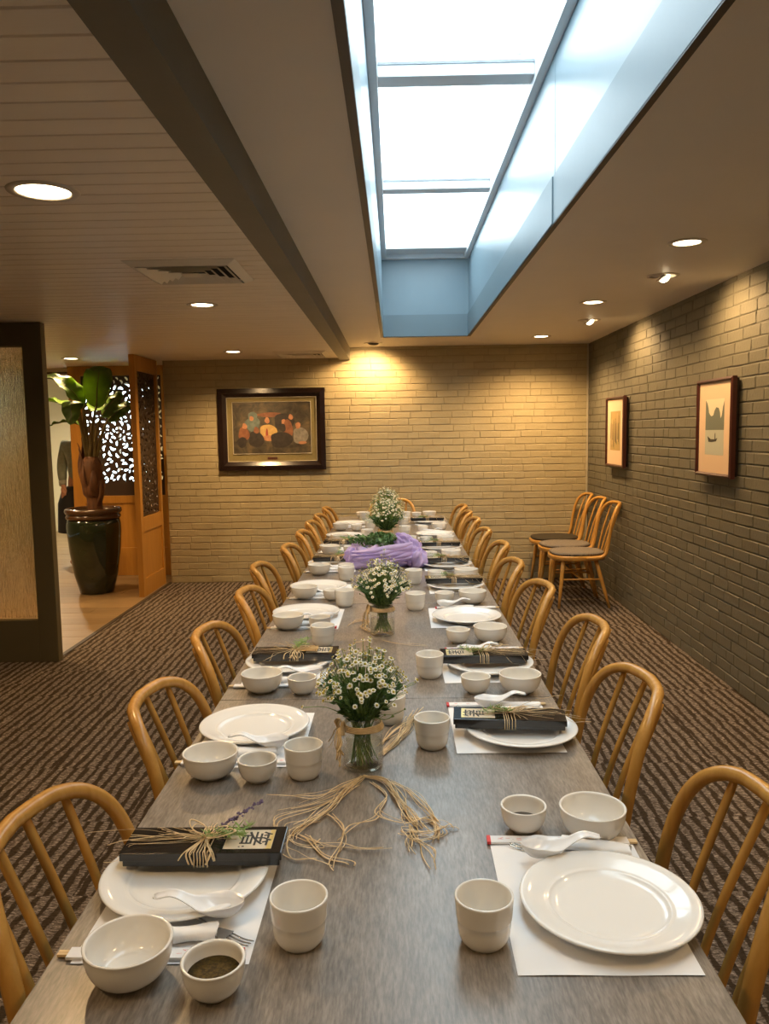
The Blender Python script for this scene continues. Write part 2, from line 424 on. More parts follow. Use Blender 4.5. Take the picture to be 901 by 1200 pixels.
# lobby beyond the partition: a wall end, far wall with a window
MB().box(-2.29, -2.14, 8.1, 12.65, 0, 2.9).build('wall_lobby', M['lobby_wall'], None, kind='structure')
wx0, wx1, wz0, wz1 = -4.95, -3.75, .45, 2.35
MB().box(-6.6, wx0, 12.5, 12.65, 0, 2.9).box(wx1, -2.29, 12.5, 12.65, 0, 2.9).box(wx0, wx1, 12.5, 12.65, 0, wz0).box(wx0, wx1, 12.5, 12.65, wz1, 2.9)\
    .build('wall_far', M['lobby_wall'], None, kind='structure')
w2 = empty('window_2', ((wx0 + wx1) / 2, 12.55, wz0), kind='structure')
hw, hh = (wx1 - wx0) / 2, wz1 - wz0
MB().box(-hw, hw, -.03, .03, 0, .05).box(-hw, hw, -.03, .03, hh - .05, hh).box(-hw, -hw + .05, -.03, .03, .05, hh - .05).box(hw - .05, hw, -.03, .03, .05, hh - .05)\
    .box(-.02, .02, -.03, .03, .05, hh - .05).build('window_frame', M['white_metal'], w2)
for sx in (-1, 1):
    MB().box(min(sx * .02, sx * (hw - .05)), max(sx * .02, sx * (hw - .05)), -.004, .004, .05, hh - .05).build('window_pane', M['glass'], w2)

# ---- ceilings
hx0, hx1, hy0, hy1 = -.086, .655, .45, 7.08
MB().box(-.43, hx0 - .012, -2.6, BY, CZ, CZ + .1).box(hx1 + .012, RX + .1, -2.6, BY, CZ, CZ + .1).box(hx0 - .012, hx1 + .012, hy1 + .012, BY, CZ, CZ + .1)\
    .box(hx0 - .012, hx1 + .012, -2.6, hy0 - .012, CZ, CZ + .1).build('ceiling', M['drywall'], None, kind='structure')
MB().box(-.53, -.43, -2.6, BY - .014, 2.206, 2.44).build('beam', M['beam'], None, kind='structure')
lc = MB().box(-6.6, -.53, -2.6, 8.62, LZ + .013, LZ + .13).build('ceiling', M['groove'], None, kind='structure')
y = 8.62; pk = None
while y > .6:
    if pk is None:
        pk = MB(); w = .097; g = .0022
        pk.add([(-6.6, g, .013), (-.531, g, .013), (-.531, w - g, .013), (-6.6, w - g, .013),
                (-6.6, g, .003), (-.531, g, .003), (-.531, w - g, .003), (-6.6, w - g, .003),
                (-6.6, g + .003, 0), (-.531, g + .003, 0), (-.531, w - g - .003, 0), (-6.6, w - g - .003, 0)],
               [(0, 1, 5, 4), (1, 2, 6, 5), (2, 3, 7, 6), (3, 0, 4, 7), (4, 5, 9, 8), (5, 6, 10, 9), (6, 7, 11, 10), (7, 4, 8, 11), (8, 9, 10, 11)])
        pkm = pk.mesh('ceiling_plank', M['plank'])
    y -= .097; link('ceiling_plank', pkm, lc, (0, y, LZ))
MB().box(-6.6, -.53, -2.6, .62, LZ, LZ + .013).build('plank_field', M['plank'], lc)
MB().box(-6.6, -2.29, 8.62, 12.65, 2.62, 2.75).build('ceiling', M['lobby_wall'], None, kind='structure')
sof = MB().box(-6.6, -2.29, 8.62, 8.74, 2.16, 2.62).build('soffit', M['plank'], None, kind='structure')
for k in range(2): MB().box(-6.6, -3.45, 8.60, 8.62, 2.12 + k * .05, 2.14 + k * .05).build('soffit_moulding', M['groove'], sof)

# ---- skylight
sk = empty('window_1', ((hx0 + hx1) / 2, (hy0 + hy1) / 2, CZ), kind='structure')
def skp(name, mb, m):
    o = mb.build(name, m, sk); o.matrix_parent_inverse = Matrix.Translation(sk.location).inverted(); return o
z0, zb, zt = CZ - .004, 2.51, 3.01; t = .03
# upper shaft panels sit 4 mm behind the lower band boards
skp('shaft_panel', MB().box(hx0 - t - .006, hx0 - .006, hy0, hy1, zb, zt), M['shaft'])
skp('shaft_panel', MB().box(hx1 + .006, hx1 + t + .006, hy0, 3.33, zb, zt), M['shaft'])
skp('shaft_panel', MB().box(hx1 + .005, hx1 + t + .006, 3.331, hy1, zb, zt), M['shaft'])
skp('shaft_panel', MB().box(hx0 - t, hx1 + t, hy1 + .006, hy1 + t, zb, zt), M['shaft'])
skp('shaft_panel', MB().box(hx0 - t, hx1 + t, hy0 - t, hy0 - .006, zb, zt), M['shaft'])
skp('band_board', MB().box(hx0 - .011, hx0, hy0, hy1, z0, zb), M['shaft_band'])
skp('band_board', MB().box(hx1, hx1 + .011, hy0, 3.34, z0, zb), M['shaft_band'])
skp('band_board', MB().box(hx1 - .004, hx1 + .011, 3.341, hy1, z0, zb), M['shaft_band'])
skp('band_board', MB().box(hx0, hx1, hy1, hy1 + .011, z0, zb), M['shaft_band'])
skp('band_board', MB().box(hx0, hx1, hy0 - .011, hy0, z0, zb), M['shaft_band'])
for a in ((hx0 - .026, hx0 - .001, hy0 - .026, hy1 + .016), (hx1 + .001, hx1 + .022, hy0 - .026, hy1 + .016), (hx0 - .001, hx1 + .001, hy1 + .001, hy1 + .014), (hx0 - .001, hx1 + .001, hy0 - .026, hy0 - .001)):
    skp('edge_trim', MB().box(*a, CZ - .010, CZ - .001), M['edge_dark'])
fr = .034
skp('frame_rail', MB().bbox(hx0 - .006, hx0 + fr, hy0, hy1, zt - .03, zt + .09), M['white_metal'])
skp('frame_rail', MB().bbox(hx1 - fr, hx1 + .006, hy0, hy1, zt - .03, zt + .09), M['white_metal'])
skp('frame_rail', MB().bbox(hx0 + fr, hx1 - fr, hy1 - .05, hy1 + .006, zt - .03, zt + .09), M['white_metal'])
skp('frame_rail', MB().bbox(hx0 + fr, hx1 - fr, hy0 - .006, hy0 + .05, zt - .03, zt + .09), M['white_metal'])
BARS = [.36, 1.98, 3.58, 5.175, 6.80]
rd = random.Random(3)
for i, yb in enumerate(BARS):
    if 0 < i < 4:
        skp('crossbar', MB().bbox(hx0 + fr, hx1 - fr, yb, yb + .10, zt, zt + .059, .004).box(hx0 + fr, hx1 - fr, yb + .104, yb + .135, zt + .012, zt + .059), M['white_metal'])
        skp('gasket', MB().box(hx0 + fr, hx1 - fr, yb - .006, yb - .0005, zt + .048, zt + .059).box(hx0 + fr, hx1 - fr, yb + .1003, yb + .1037, zt + .006, zt + .059), M['grey_metal'])
    if i < 4:
        y0, y1 = yb + .13, BARS[i + 1] + .01
        skp('pane', MB().box(hx0 + fr, hx1 - fr, y0 - .0, y1, zt + .06, zt + .072), M['skypane'])
        lt = MB()
        for _ in range(60):
            xx = rd.uniform(hx0 + fr, hx1 - fr); s_ = rd.uniform(.008, .026)
            lt.lathe([(0, -.003), (s_ * .5, 0), (s_ * .3, s_ * .25), (0, s_ * .35)], 6, T=Matrix.Translation((xx, y1 - .016 - rd.random() ** 2 * .05, zt + .075)))
        lo = skp('leaf_litter', lt, noisy('litter', (.09, .11, .09), (.2, .22, .2), 20, .9)); lo['kind'] = 'stuff'
skp('sill_bar', MB().bbox(hx0 + fr, hx1 - fr, 6.80, 6.87, zt, zt + .059, .004).box(hx0 + fr, hx1 - fr, 6.874, 7.03, zt + .006, zt + .059), M['white_metal'])

# ---- glazed partition on the left
py0, py1, px1, pgx, pz0, pz1 = 5.145, 5.213, -2.26, -2.385, .283, 2.08
pa = MB().bbox(pgx, px1, py0, py1, 0, LZ - .002, .004).build('partition', M['olive'], None, kind='structure')
MB().bbox(-4.9, pgx, py0, py1, 0, pz0, .004).build('bottom_rail', M['olive'], pa)
MB().bbox(-4.9, pgx, py0, py1, pz1, LZ - .002, .004).build('top_rail', M['olive'], pa)
MB().bbox(-3.72, -3.6, py0, py1, pz0, pz1, .004).build('stile', M['olive'], pa)
MB().bbox(-4.9, -4.8, py0, py1, pz0, pz1, .004).build('stile', M['olive'], pa)
bead = mat('glazing_bead', (.30, .23, .11), .5)
for a, b in ((-3.6, pgx), (-4.8, -3.72)):
    MB().box(a, b, 5.172, 5.182, pz0, pz1).build('glass_pane', M['rainglass'], pa)
    MB().box(a, b, 5.156, 5.171, pz0, pz0 + .009).box(a, b, 5.156, 5.171, pz1 - .009, pz1).box(b - .006, b, 5.156, 5.171, pz0 + .009, pz1 - .009)\
        .box(a, a + .006, 5.156, 5.171, pz0 + .009, pz1 - .009).build('glazing_bead', bead, pa)

# ================================================================ ceiling fittings
def downlight(x, y, z, label, gimbal=None, power=1., r=.06, ang=150, col=None):
    o = empty('downlight', (x, y, z)); tag(o, label, 'light', 'recessed ceiling lamps')
    ring = MB().lathe([(r + .028, 0), (r + .026, -.004), (r + .004, -.005), (r, -.002), (r, .012)], 40)
    ring.f.pop(); ring.m.pop(); ring.sm.pop()
    ring.f.pop(); ring.m.pop(); ring.sm.pop()
    ring.build('trim_ring', M['trim_ring'], o)
    sp = bpy.data.lights.new('lamp_light', 'SPOT'); sp.color = col or WARM; sp.energy = SPOT_W * power; sp.spot_size = math.radians(ang); sp.spot_blend = .75
    sp.shadow_soft_size = .045
    if gimbal is None:
        MB().lathe([(r, 0), (r * .95, -.0005), (0, -.001)], 32, T=Matrix.Translation((0, 0, -.001))).build('lamp', M['lamp'], o)
        so = bpy.data.objects.new('lamp_light', sp); COL.objects.link(so); so.parent = o; so.location = (0, 0, -.02)
    else:
        d = Vector(gimbal).normalized(); R = d.to_track_quat('-Z', 'Y').to_matrix().to_4x4()
        MB().lathe([(r * .99, .0), (r * .9, -.003), (r * .6, -.012), (r * .6, -.004), (0, -.003)], 32, T=Matrix.Translation((0, 0, -.001)) @ R @ Matrix.Scale(.9, 4)).build('gimbal', M['trim_ring'], o)
        MB().lathe([(r * .56, -.010), (r * .52, -.024), (r * .32, -.036), (0, -.041)] if y < 7 else [(r * .56, -.012), (0, -.013)], 24, T=Matrix.Translation((0, 0, -.001)) @ R @ Matrix.Scale(.9, 4)).build('lamp', M['lamp'], o)
        so = bpy.data.objects.new('lamp_light', sp); COL.objects.link(so); so.parent = o; so.location = Vector((0, 0, -.012)) + d * .05
        so.rotation_euler = d.to_track_quat('-Z', 'Y').to_euler()
    return o
downlight(1.341, 3.73, CZ, 'round recessed lamp right of the skylight, nearest of the plain ones', None, .5)
downlight(1.328, 5.392, CZ, 'round recessed lamp right of the skylight, middle of the plain ones', None, .7)
downlight(1.328, 7.271, CZ, 'round recessed lamp closest to the back right corner', None, 1.7)
downlight(1.496, 4.514, CZ, 'tilted swivel lamp aimed at the wall, nearer of the pair', (.75, .0, -1), .5, ang=130)
downlight(1.51, 6.258, CZ, 'tilted swivel lamp aimed at the wall, farther of the pair', (.75, .0, -1), .5, ang=130)
downlight(-.192, 7.59, CZ, 'swivel lamp beyond the skylight, lighting the back wall', (-.12, .50, -1), .72, ang=145)
downlight(-1.048, 2.463, LZ, 'large round lamp glowing in the planked ceiling, nearest', None, .7, .078)
downlight(-1.084, 4.596, LZ, 'round lamp in the planked ceiling beyond the square vent', None, .8)
downlight(-1.433, 7.176, LZ, 'round lamp in the planked ceiling near the framed painting', None, 1.4)
downlight(-3.04, 7.547, LZ, 'round lamp in the ceiling above the potted plant', None, .9)
downlight(-3.3, 6.05, LZ, 'added unseen lamp behind the glazed partition', None, 1.0)  # hidden lamp added to light the partition glass
downlight(-4.4, 6.6, LZ, 'added unseen lamp farther left behind the glazed partition', None, 1.2)  # second hidden lamp, added to brighten the streaked glass
downlight(-4.7, 10.4, 2.62, 'added unseen lamp in the far lobby ceiling', None, 3.6, ang=160, col=(1., .82, .55))  # unseen lamp added to brighten the lobby and its cream wall

for k, (x, y, z, gm) in enumerate(((1.335, 2.07, CZ, None), (1.335, .41, CZ, None), (1.335, -1.25, CZ, None), (1.5, 2.77, CZ, 1), (1.5, 1.03, CZ, 1), (-1.05, .33, LZ, None), (-1.05, -1.7, LZ, None), (-2.6, 2.46, LZ, None), (-2.6, .33, LZ, None))):  # unseen lamps added to light the near end of the table
    downlight(x, y, z, 'added lamp outside the view, ' + ('right' if x > 0 else 'left') + ' side, ' + ORD[k] + ' in the ceiling', (.75, 0, -1) if gm else None, (.4 if gm else .36), ang=130 if gm else 150)

def vent(x, y, label, s=.24):
    o = empty('ceiling_vent', (x, y, LZ)); tag(o, label, 'vent', 'square ceiling vents')
    MB().box(-s + .03, s - .03, -s + .03, s - .03, -.0012, .0).build('void_shade_sheet', M['vent_dark'], o)  # near-black sheet painted for the shade between louvres; no recess is cut
    def ring(a, b, za, zb):
        mb = MB(); c = [(-1, -1), (1, -1), (1, 1), (-1, 1)]
        vs = [(x * a, y * a, za) for x, y in c] + [(x * b, y * b, zb) for x, y in c] + [(x * a, y * a, za + .002) for x, y in c] + [(x * b, y * b, zb + .002) for x, y in c]
        fs = []
        for i in range(4):
            j = (i + 1) % 4
            fs += [(i, j, 4 + j, 4 + i), (8 + i, 12 + i, 12 + j, 8 + j), (4 + i, 4 + j, 12 + j, 12 + i), (i, 8 + i, 8 + j, j)]
        return mb.add(vs, fs)
    ring(s, s - .038, -.003, -.022).build('frame', M['vent'], o)
    for k in range(4):
        a = s - .046 - k * .037; ring(a, a - .030, -.024, -.004).build('louvre', M['vent'], o)
    MB().box(-.04, .04, -.04, .04, -.022, -.019).build('centre_plate', M['vent'], o)
vent(-.905, 3.66, 'square louvred vent in the planked ceiling, nearer one'); vent(-.85, 7.45, 'square louvred vent by the back wall, farther one')

# ================================================================ table
TZ, TX0, TX1 = .745, -.503, .432
seams = [.90, 2.17, 3.415, 4.66, 5.905, 7.06]
tl_names = ['nearest to the camera', 'second from the near end', 'third from the near end, under the second flower jar', 'fourth, under the lavender bundle', 'last one, by the back wall']
blackm = mat('black_table_base', (.02, .02, .02), .4)
for i in range(5):
    a, b = seams[i] + .0012, seams[i + 1] - .0012; yc = (a + b) / 2; xc = (TX0 + TX1) / 2
    o = empty('dining_table', (xc, yc, 0)); tag(o, 'grey-brown laminate table in the row, ' + tl_names[i], 'table', 'tables pushed into one row')
    hw, hl = (TX1 - TX0) / 2, (b - a) / 2
    MB().bbox(-hw, hw, -hl, hl, TZ - .032, TZ, .002).build('table_top', M['laminate'], o)
    pd = -.18 if i == 4 else 0.
    MB().lathe([(.06, .02), (.035, .06), (.035, TZ - .06), (.05, TZ - .033)], 20, T=Matrix.Translation((0, pd, 0))).build('pedestal', blackm, o)
    MB().box(-.28, .28, -.04 + pd, .04 + pd, 0, .02).box(-.04, .04, -.28 + pd, -.04 + pd, 0, .02).box(-.04, .04, .04 + pd, .28 + pd, 0, .02).build('base', blackm, o)
    MB().box(-.3, .3, -.03 + pd, .03 + pd, TZ - .056, TZ - .033).build('top_support', blackm, o)

# ================================================================ chairs
def hoop_pt(t):
    wb, wt, zt, lean, bow, n, cv = .214, .220, .866, .039, .082, 4.7, .029
    c, s = math.cos(t), math.sin(t)
    lx = math.copysign(abs(c) ** (2 / n), c); h = abs(s) ** (2 / n)
    return Vector((-(lean * h + cv * h * h + bow * h * (1 - lx * lx)), (wb + (wt - wb) * h) * lx, .445 + (zt - .445) * h))
def make_chair():
    o = empty('dining_chair')
    # bentwood hoop: sweeps out of the seat sides and over the top
    ts = [PI * (.5 - .5 * math.cos(PI * k / 44)) for k in range(1, 44)]
    arc = [hoop_pt(t) for t in ts]
    # even resampling
    P = [Vector((.17, .207, .425)), Vector((.09, .2115, .425)), Vector((.035, .2135, .437)), Vector((.006, .214, .47))]
    arc = [p for p in arc if p.z > .52]
    path = P + arc + [Vector((p.x, -p.y, p.z)) for p in P[::-1]]
    path = catmull(path, 2)
    rr = [.0135 if p.z > .5 else .0145 for p in path]
    MB().tube(path, rr, 10, flat=1.08, up=(1, 0, 0)).build('back_hoop', M['oak'], o)
    def outline(k, n=40, e=2.9):
        pts = []
        for i in range(n):
            a = 2 * PI * i / n; c, s = math.cos(a), math.sin(a)
            x = .205 + (.235 * k) * math.copysign(abs(c) ** (2 / e), c); wv = .212 - .022 * max(0, (.2 - x) / .2)
            pts.append((x, wv * k * math.copysign(abs(s) ** (2 / e), s)))
        return pts
    def shell(levels, name, m):
        mb = MB(); n = 40; vs = []; fs = []
        for k, z in levels: vs += [(x, y, z) for x, y in outline(k)]
        for j in range(len(levels) - 1):
            for i in range(n):
                i2 = (i + 1) % n; fs.append((j * n + i, j * n + i2, (j + 1) * n + i2, (j + 1) * n + i))
        fs.append([i for i in range(n)][::-1]); fs.append([(len(levels) - 1) * n + i for i in range(n)])
        mb.add(vs, fs, 0, True); return mb.build(name, m, o)
    shell([(.86, .398), (.97, .399), (1., .404), (1., .432), (.985, .438), (.9, .439)], 'seat_ring', M['oak_x'])
    shell([(.90, .4395), (.945, .446), (.95, .455), (.92, .463), (.8, .468), (.4, .4715), (.05, .472)], 'seat_cushion', M['cushion'])
    for k, l in enumerate((-.132, -.045, .045, .132)):
        h = 1.; back = .068 + .096 * (1 - (l / .22) ** 2); top = Vector((-back, l, .862 - (.012 if abs(l) > .1 else 0)))
        bot = Vector((.0 - .012 * (1 - (l / .2) ** 2), l * .92, .425)); mid = (top + bot) / 2 + Vector((.012, 0, 0))
        MB().tube(catmull([bot, mid, top], 6), [.0085] + [.0095] * 11 + [.008], 8, flat=.8, up=(1, 0, 0)).build('spindle', M['oak'], o)
    legs = {}
    for sx, (xt, xb) in ((1, (.345, .392)), (-1, (.075, -.03))):
        for sy in (-1, 1):
            a = Vector((xt, sy * .145, .40)); b = Vector((xb, sy * .200, 0)); legs[(sx, sy)] = (a, b)
            MB().tube([b, b.lerp(a, .35), b.lerp(a, .75), a], [.0105, .0145, .0175, .0175], 10).build('leg', M['oak'], o)
    for sy in (-1, 1):
        a = legs[(1, sy)][0].lerp(legs[(1, sy)][1], .40); b = legs[(-1, sy)][0].lerp(legs[(-1, sy)][1], .40)
        MB().tube([a, b], .0085, 8).build('stretcher', M['oak'], o)
    a = (legs[(1, 1)][0].lerp(legs[(1, 1)][1], .40) + legs[(-1, 1)][0].lerp(legs[(-1, 1)][1], .40)) / 2
    MB().tube([a, Vector((a.x, -a.y, a.z))], .0085, 8).build('stretcher', M['oak'], o)
    return o
chair0 = make_chair(); used = [False]
def chair(x, y, rz, label, group):
    o = chair0 if not used[0] else copy_tree(chair0); used[0] = True
    o.location = (x, y, 0); o.rotation_euler = (0, 0, rz); tag(o, label, 'chair', group); return o
LCH = [(-.483, 1.225, -3), (-.473, 1.855, -1.5), (-.485, 2.47, -1), (-.475, 3.10, 0), (-.53, 3.72, 2), (-.475, 4.35, 0), (-.47, 4.98, 1), (-.475, 5.54, 0), (-.465, 6.025, -1), (-.45, 6.58, 2)]
RCH = [(.480, 1.285, -3.5), (.481, 1.937, 1.8), (.512, 2.515, -1), (.466, 3.152, 4), (.44, 3.74, 2), (.46, 4.35, 0), (.44, 4.99, 1), (.44, 5.63, 0), (.43, 6.115, -1), (.44, 6.66, 1)]
for i, (x, y, r) in enumerate(LCH): chair(x, y, math.radians(r), 'honey oak spindle-back chair on the left side of the table, ' + nth(i), 'chairs along the left of the table')
for i, (x, y, r) in enumerate(RCH): chair(x, y, PI + math.radians(r), 'honey oak spindle-back chair on the right side of the table, ' + nth(i), 'chairs along the right of the table')
chair(-.035, 7.25, -PI / 2, 'spindle-back chair at the far head of the table, behind the flowers', 'chair at the head of the table')
SP = [('nearest of the three spare chairs by the right wall, grey ribbed cushion', 6.745), ('middle of the three spare chairs by the right wall, grey ribbed cushion', 7.22), ('spare chair in the back right corner, with a dark cushion', 7.693)]
for i, (lb, y) in enumerate(SP):
    c = chair(1.745, y, PI + math.radians((0, .5, 0)[i]), lb, 'spare chairs against the right wall')
    if i == 2:
        for ch in c.children:
            if ch.name.startswith('seat_cushion'):
                ch.data = ch.data.copy(); ch.data.materials[0] = M['cushion_dark']; ch['label'] = 'dark seat cushion'

# ================================================================ tableware prototypes
def proto_plate():
    o = empty('dinner_plate')
    R = .136
    MB().lathe([(0, .0035), (.07, .003), (.083, 0), (.088, .0), (.089, .004), (.125, .0165), (R, .0195), (R + .0012, .0212), (R, .0232), (R - .004, .0237), (.118, .0205), (.1, .0145), (.095, .0128), (.0925, .0135), (.0905, .0118), (.085, .0085), (.075, .0075), (0, .007)], 64)\
        .build('dish', M['china'], o)
    return o
def bowl_prof(R, H, foot, th=.0045):
    out = [(0, .004), (foot - .006, .004), (foot - .005, 0), (foot, 0), (foot + .001, .005)]
    n = 9
    for k in range(1, n + 1):
        t = k / n; r = foot + .001 + (R - foot - .001) * math.sin(t * PI / 2) ** .85; z = .005 + (H - .005) * (1 - math.cos(t * PI / 2)) ** .95
        out.append((r, z))
    out += [(R + .0006, H + .0012), (R - .0012, H + .0024), (R - th * .8, H + .0014)]
    for k in range(n, 0, -1):
        t = k / n; r = (foot - .002) + (R - th - foot + .002) * math.sin(t * PI / 2) ** .85; z = .010 + (H - .010) * (1 - math.cos(t * PI / 2)) ** .95
        out.append((r, z))
    out.append((0, .0095)); return out
def cup_prof():
    R, H = .0430, .071
    return [(0, .003), (.025, .003), (.0265, 0), (.029, 0), (.031, .0025), (.0352, .008), (.0378, .016), (.0392, .028), (.0399, .0375), (.0406, .0385), (.0409, .041), (.0423, .062), (R, H - .002), (R, H), (R - .002, H + .0012), (R - .004, H - .001), (.0385, .042), (.036, .02), (.028, .010), (0, .0085)]
ME = {}
ME['plate'] = None
ME['bowl'] = MB().lathe(bowl_prof(.060, .054, .029), 48).mesh('rice_bowl', M['ceramic'])
ME['sauce'] = MB().lathe(bowl_prof(.0425, .047, .021), 40).mesh('sauce_bowl', M['ceramic'])
ME['cup'] = MB().lathe(cup_prof(), 40).mesh('teacup', M['ceramic'])
pp = proto_plate(); ME['plate'] = pp.children[0].data
bpy.data.objects.remove(pp.children[0]); bpy.data.objects.remove(pp)
sauce_disc = {}
for k, (m_, z) in {'soy': ('sauce', .020), 'herb': ('herb_sauce', .029)}.items():
    r = {'soy': .0285, 'herb': .0345}[k]
    sauce_disc[k] = MB().lathe([(0, z - .002), (r, z - .002), (r + .001, z), (r * .5, z + .0003), (0, z + .0004)], 32).mesh('sauce', M[m_])
def spoon_mesh():
    """Chinese soup spoon along +x: deep oval bowl and arched channel handle"""
    mb = MB()
    def sec(t):
        # t 0 tip of bowl .. 1 end of handle: (x, halfwidth, base z, side rise)
        x = -.034 + .142 * t; sm = lambda a, b, v: (lambda k: k * k * (3 - 2 * k))(max(0., min(1., (v - a) / (b - a))))
        w = .0265 * math.sin(PI * min(.8, t / .5 * .8)) ** .55 if t < .5 else .0100 + .0098 * math.exp(-(t - .5) / .07)
        if t > .93: w *= 1 - .6 * ((t - .93) / .07) ** 2
        zb = .002 + .024 * sm(.26, .72, t) + .006 * math.sin(PI * sm(.6, 1., t)); rise = .021 * (1 - sm(.22, .60, t)) + .0035; k_ = .85 * (1 - min(1., t / .20)) ** 2; zb += rise * k_; rise *= 1 - k_
        return x, w, zb, rise
    def fn(th):
        def g(u, v):
            x, w, zb, rise = sec(u ** 1.5); s = (v - .5) * 2
            return (x, w * s, zb + rise * abs(s) ** 2.4 + th)
        return g
    nu, nv = 30, 11
    mb.grid(fn(.002), nu, nv); 
    a = len(mb.v); mb.grid(fn(0.), nu, nv)
    mb.f = mb.f[:(nu - 1) * (nv - 1)] + [f[::-1] for f in mb.f[(nu - 1) * (nv - 1):]]
    ring = [i for i in range(nu)] + [j * nu + nu - 1 for j in range(1, nv)] + [(nv - 1) * nu + i for i in range(nu - 2, -1, -1)] + [j * nu for j in range(nv - 2, 0, -1)]
    for i in range(len(ring)):
        p, q = ring[i], ring[(i + 1) % len(ring)]; mb.f.append([q, p, p + a, q + a]); mb.m.append(0); mb.sm.append(True)
    return mb.mesh('soup_spoon', M['melamine'])
ME['spoon'] = spoon_mesh()
def fork_parts():
    h = MB()  # tines point to -x
    for k in range(4):
        yy = (k - 1.5) * .0062
        h.tube(catmull([(-.055, yy * 1.02, .004), (-.035, yy, .0005), (-.012, yy, .0015)], 4), [.0007] + [.0012] * 8, 5)
    hd = MB().grid(lambda u, v: (-.012 + .03 * u, (v - .5) * 2 * (.0108 * (1 - u) ** .7 + .0028), .002 + .003 * u), 8, 6)
    hd.tube(catmull([(.014, 0, .0045), (.05, 0, .009), (.09, 0, .008)], 5), .0026, 6, flat=.6)
    return h.mesh('tines', M['steel']), hd.mesh('handle', M['steel'])
FT, FH = fork_parts()
def napkin_mesh(seed):
    rr = random.Random(seed); mb = MB(); n = 18; L_ = .115; sec = []
    ph = [rr.uniform(0, 6) for _ in range(4)]
    def fn(u, v):
        a = 2 * PI * u; R = .0125 * (1 + .08 * math.sin(3 * a + ph[0]) + .12 * math.sin(2 * PI * v * 1.5 + ph[1])) 
        z = math.sin(a) * R * .85
        return (L_ * (v - .5) + .003 * math.sin(a * 2 + ph[2]), math.cos(a) * R * 1.15, .0105 + z * .92)
    mb.grid(fn, n, 14, wrap=True)
    mb.grid(lambda u, v: (L_ * (v - .5) * .985, math.cos(2 * PI * u) * .0085, .0105 + math.sin(2 * PI * u) * .0065), 12, 5, wrap=True)
    return mb.mesh('napkin_roll', M['napkin'])
ME['napkin'] = [napkin_mesh(1), napkin_mesh(2)]
def packet_meshes():
    sl = MB().bbox(-.135, .118, -.0115, .0115, .0002, .0052, .0008).mesh('paper_sleeve', M['paper'])
    rd_ = MB().box(.112, .1185, -.0117, .0117, .0002, .0056).mesh('red_end', M['red'])
    pr = MB(); rr = random.Random(5)
    for cx in (-.085, -.06, -.03, .0, .03, .06, .085):
        for _ in range(4):
            a = rr.uniform(0, 6.28); x, y = cx + rr.uniform(-.010, .010), rr.uniform(-.006, .006); l = rr.uniform(.003, .008)
            dx, dy = math.cos(a) * l, math.sin(a) * .35 * l; w = rr.uniform(.0004, .0009)
            pts = [(x - dx, y - dy - w, .0054), (x + dx, y + dy - w, .0054), (x + dx, y + dy + w, .0054), (x - dx, y - dy + w, .0054)]
            pr.poly(pts)
    return sl, rd_, pr.mesh('red_print', M['pink']), MB().box(-.150, -.134, -.0055, -.0005, .0008, .0046).box(-.150, -.134, .0005, .0055, .0008, .0046).mesh('chopstick', M['bamboo'])
PK = packet_meshes()
ME['mat'] = MB().grid(lambda u, v: ((u - .5) * .255, (v - .5) * .345, .0006 + .0010 * math.sin(u * 5 + 1) ** 2 * (abs(v - .5) > .44)), 12, 12).mesh('placemat', M['paper'])
# calligraphy on the gift boxes
def text_mesh(s, size, name):
    c = bpy.data.curves.new(name, 'FONT'); c.body = s; c.size = size; c.align_x = 'CENTER'; c.align_y = 'CENTER'; c.extrude = .0002; c.offset = .0001
    t = bpy.data.objects.new(name, c); COL.objects.link(t)
    dg = bpy.context.evaluated_depsgraph_get(); me = bpy.data.meshes.new_from_object(t.evaluated_get(dg))
    bpy.data.objects.remove(t); me.materials.clear(); me.materials.append(M['ink']); me.name = name; return me
ME['glyph'] = text_mesh('箸', .058, 'calligraphy')
def strand_path(rr, p0, d, ln, droop, wob, floor=None, n=7):
    P = [Vector(p0)]; d = Vector(d).normalized(); p = Vector(p0)
    for k in range(n):
        d = (d + Vector((rr.uniform(-wob, wob), rr.uniform(-wob, wob), rr.uniform(-wob, wob) - droop))).normalized()
        p = p + d * (ln / n)
        if floor is not None and p.z < floor: p.z = floor + rr.uniform(0, .002); d.z = abs(d.z) * .2
        P.append(p.copy())
    return P
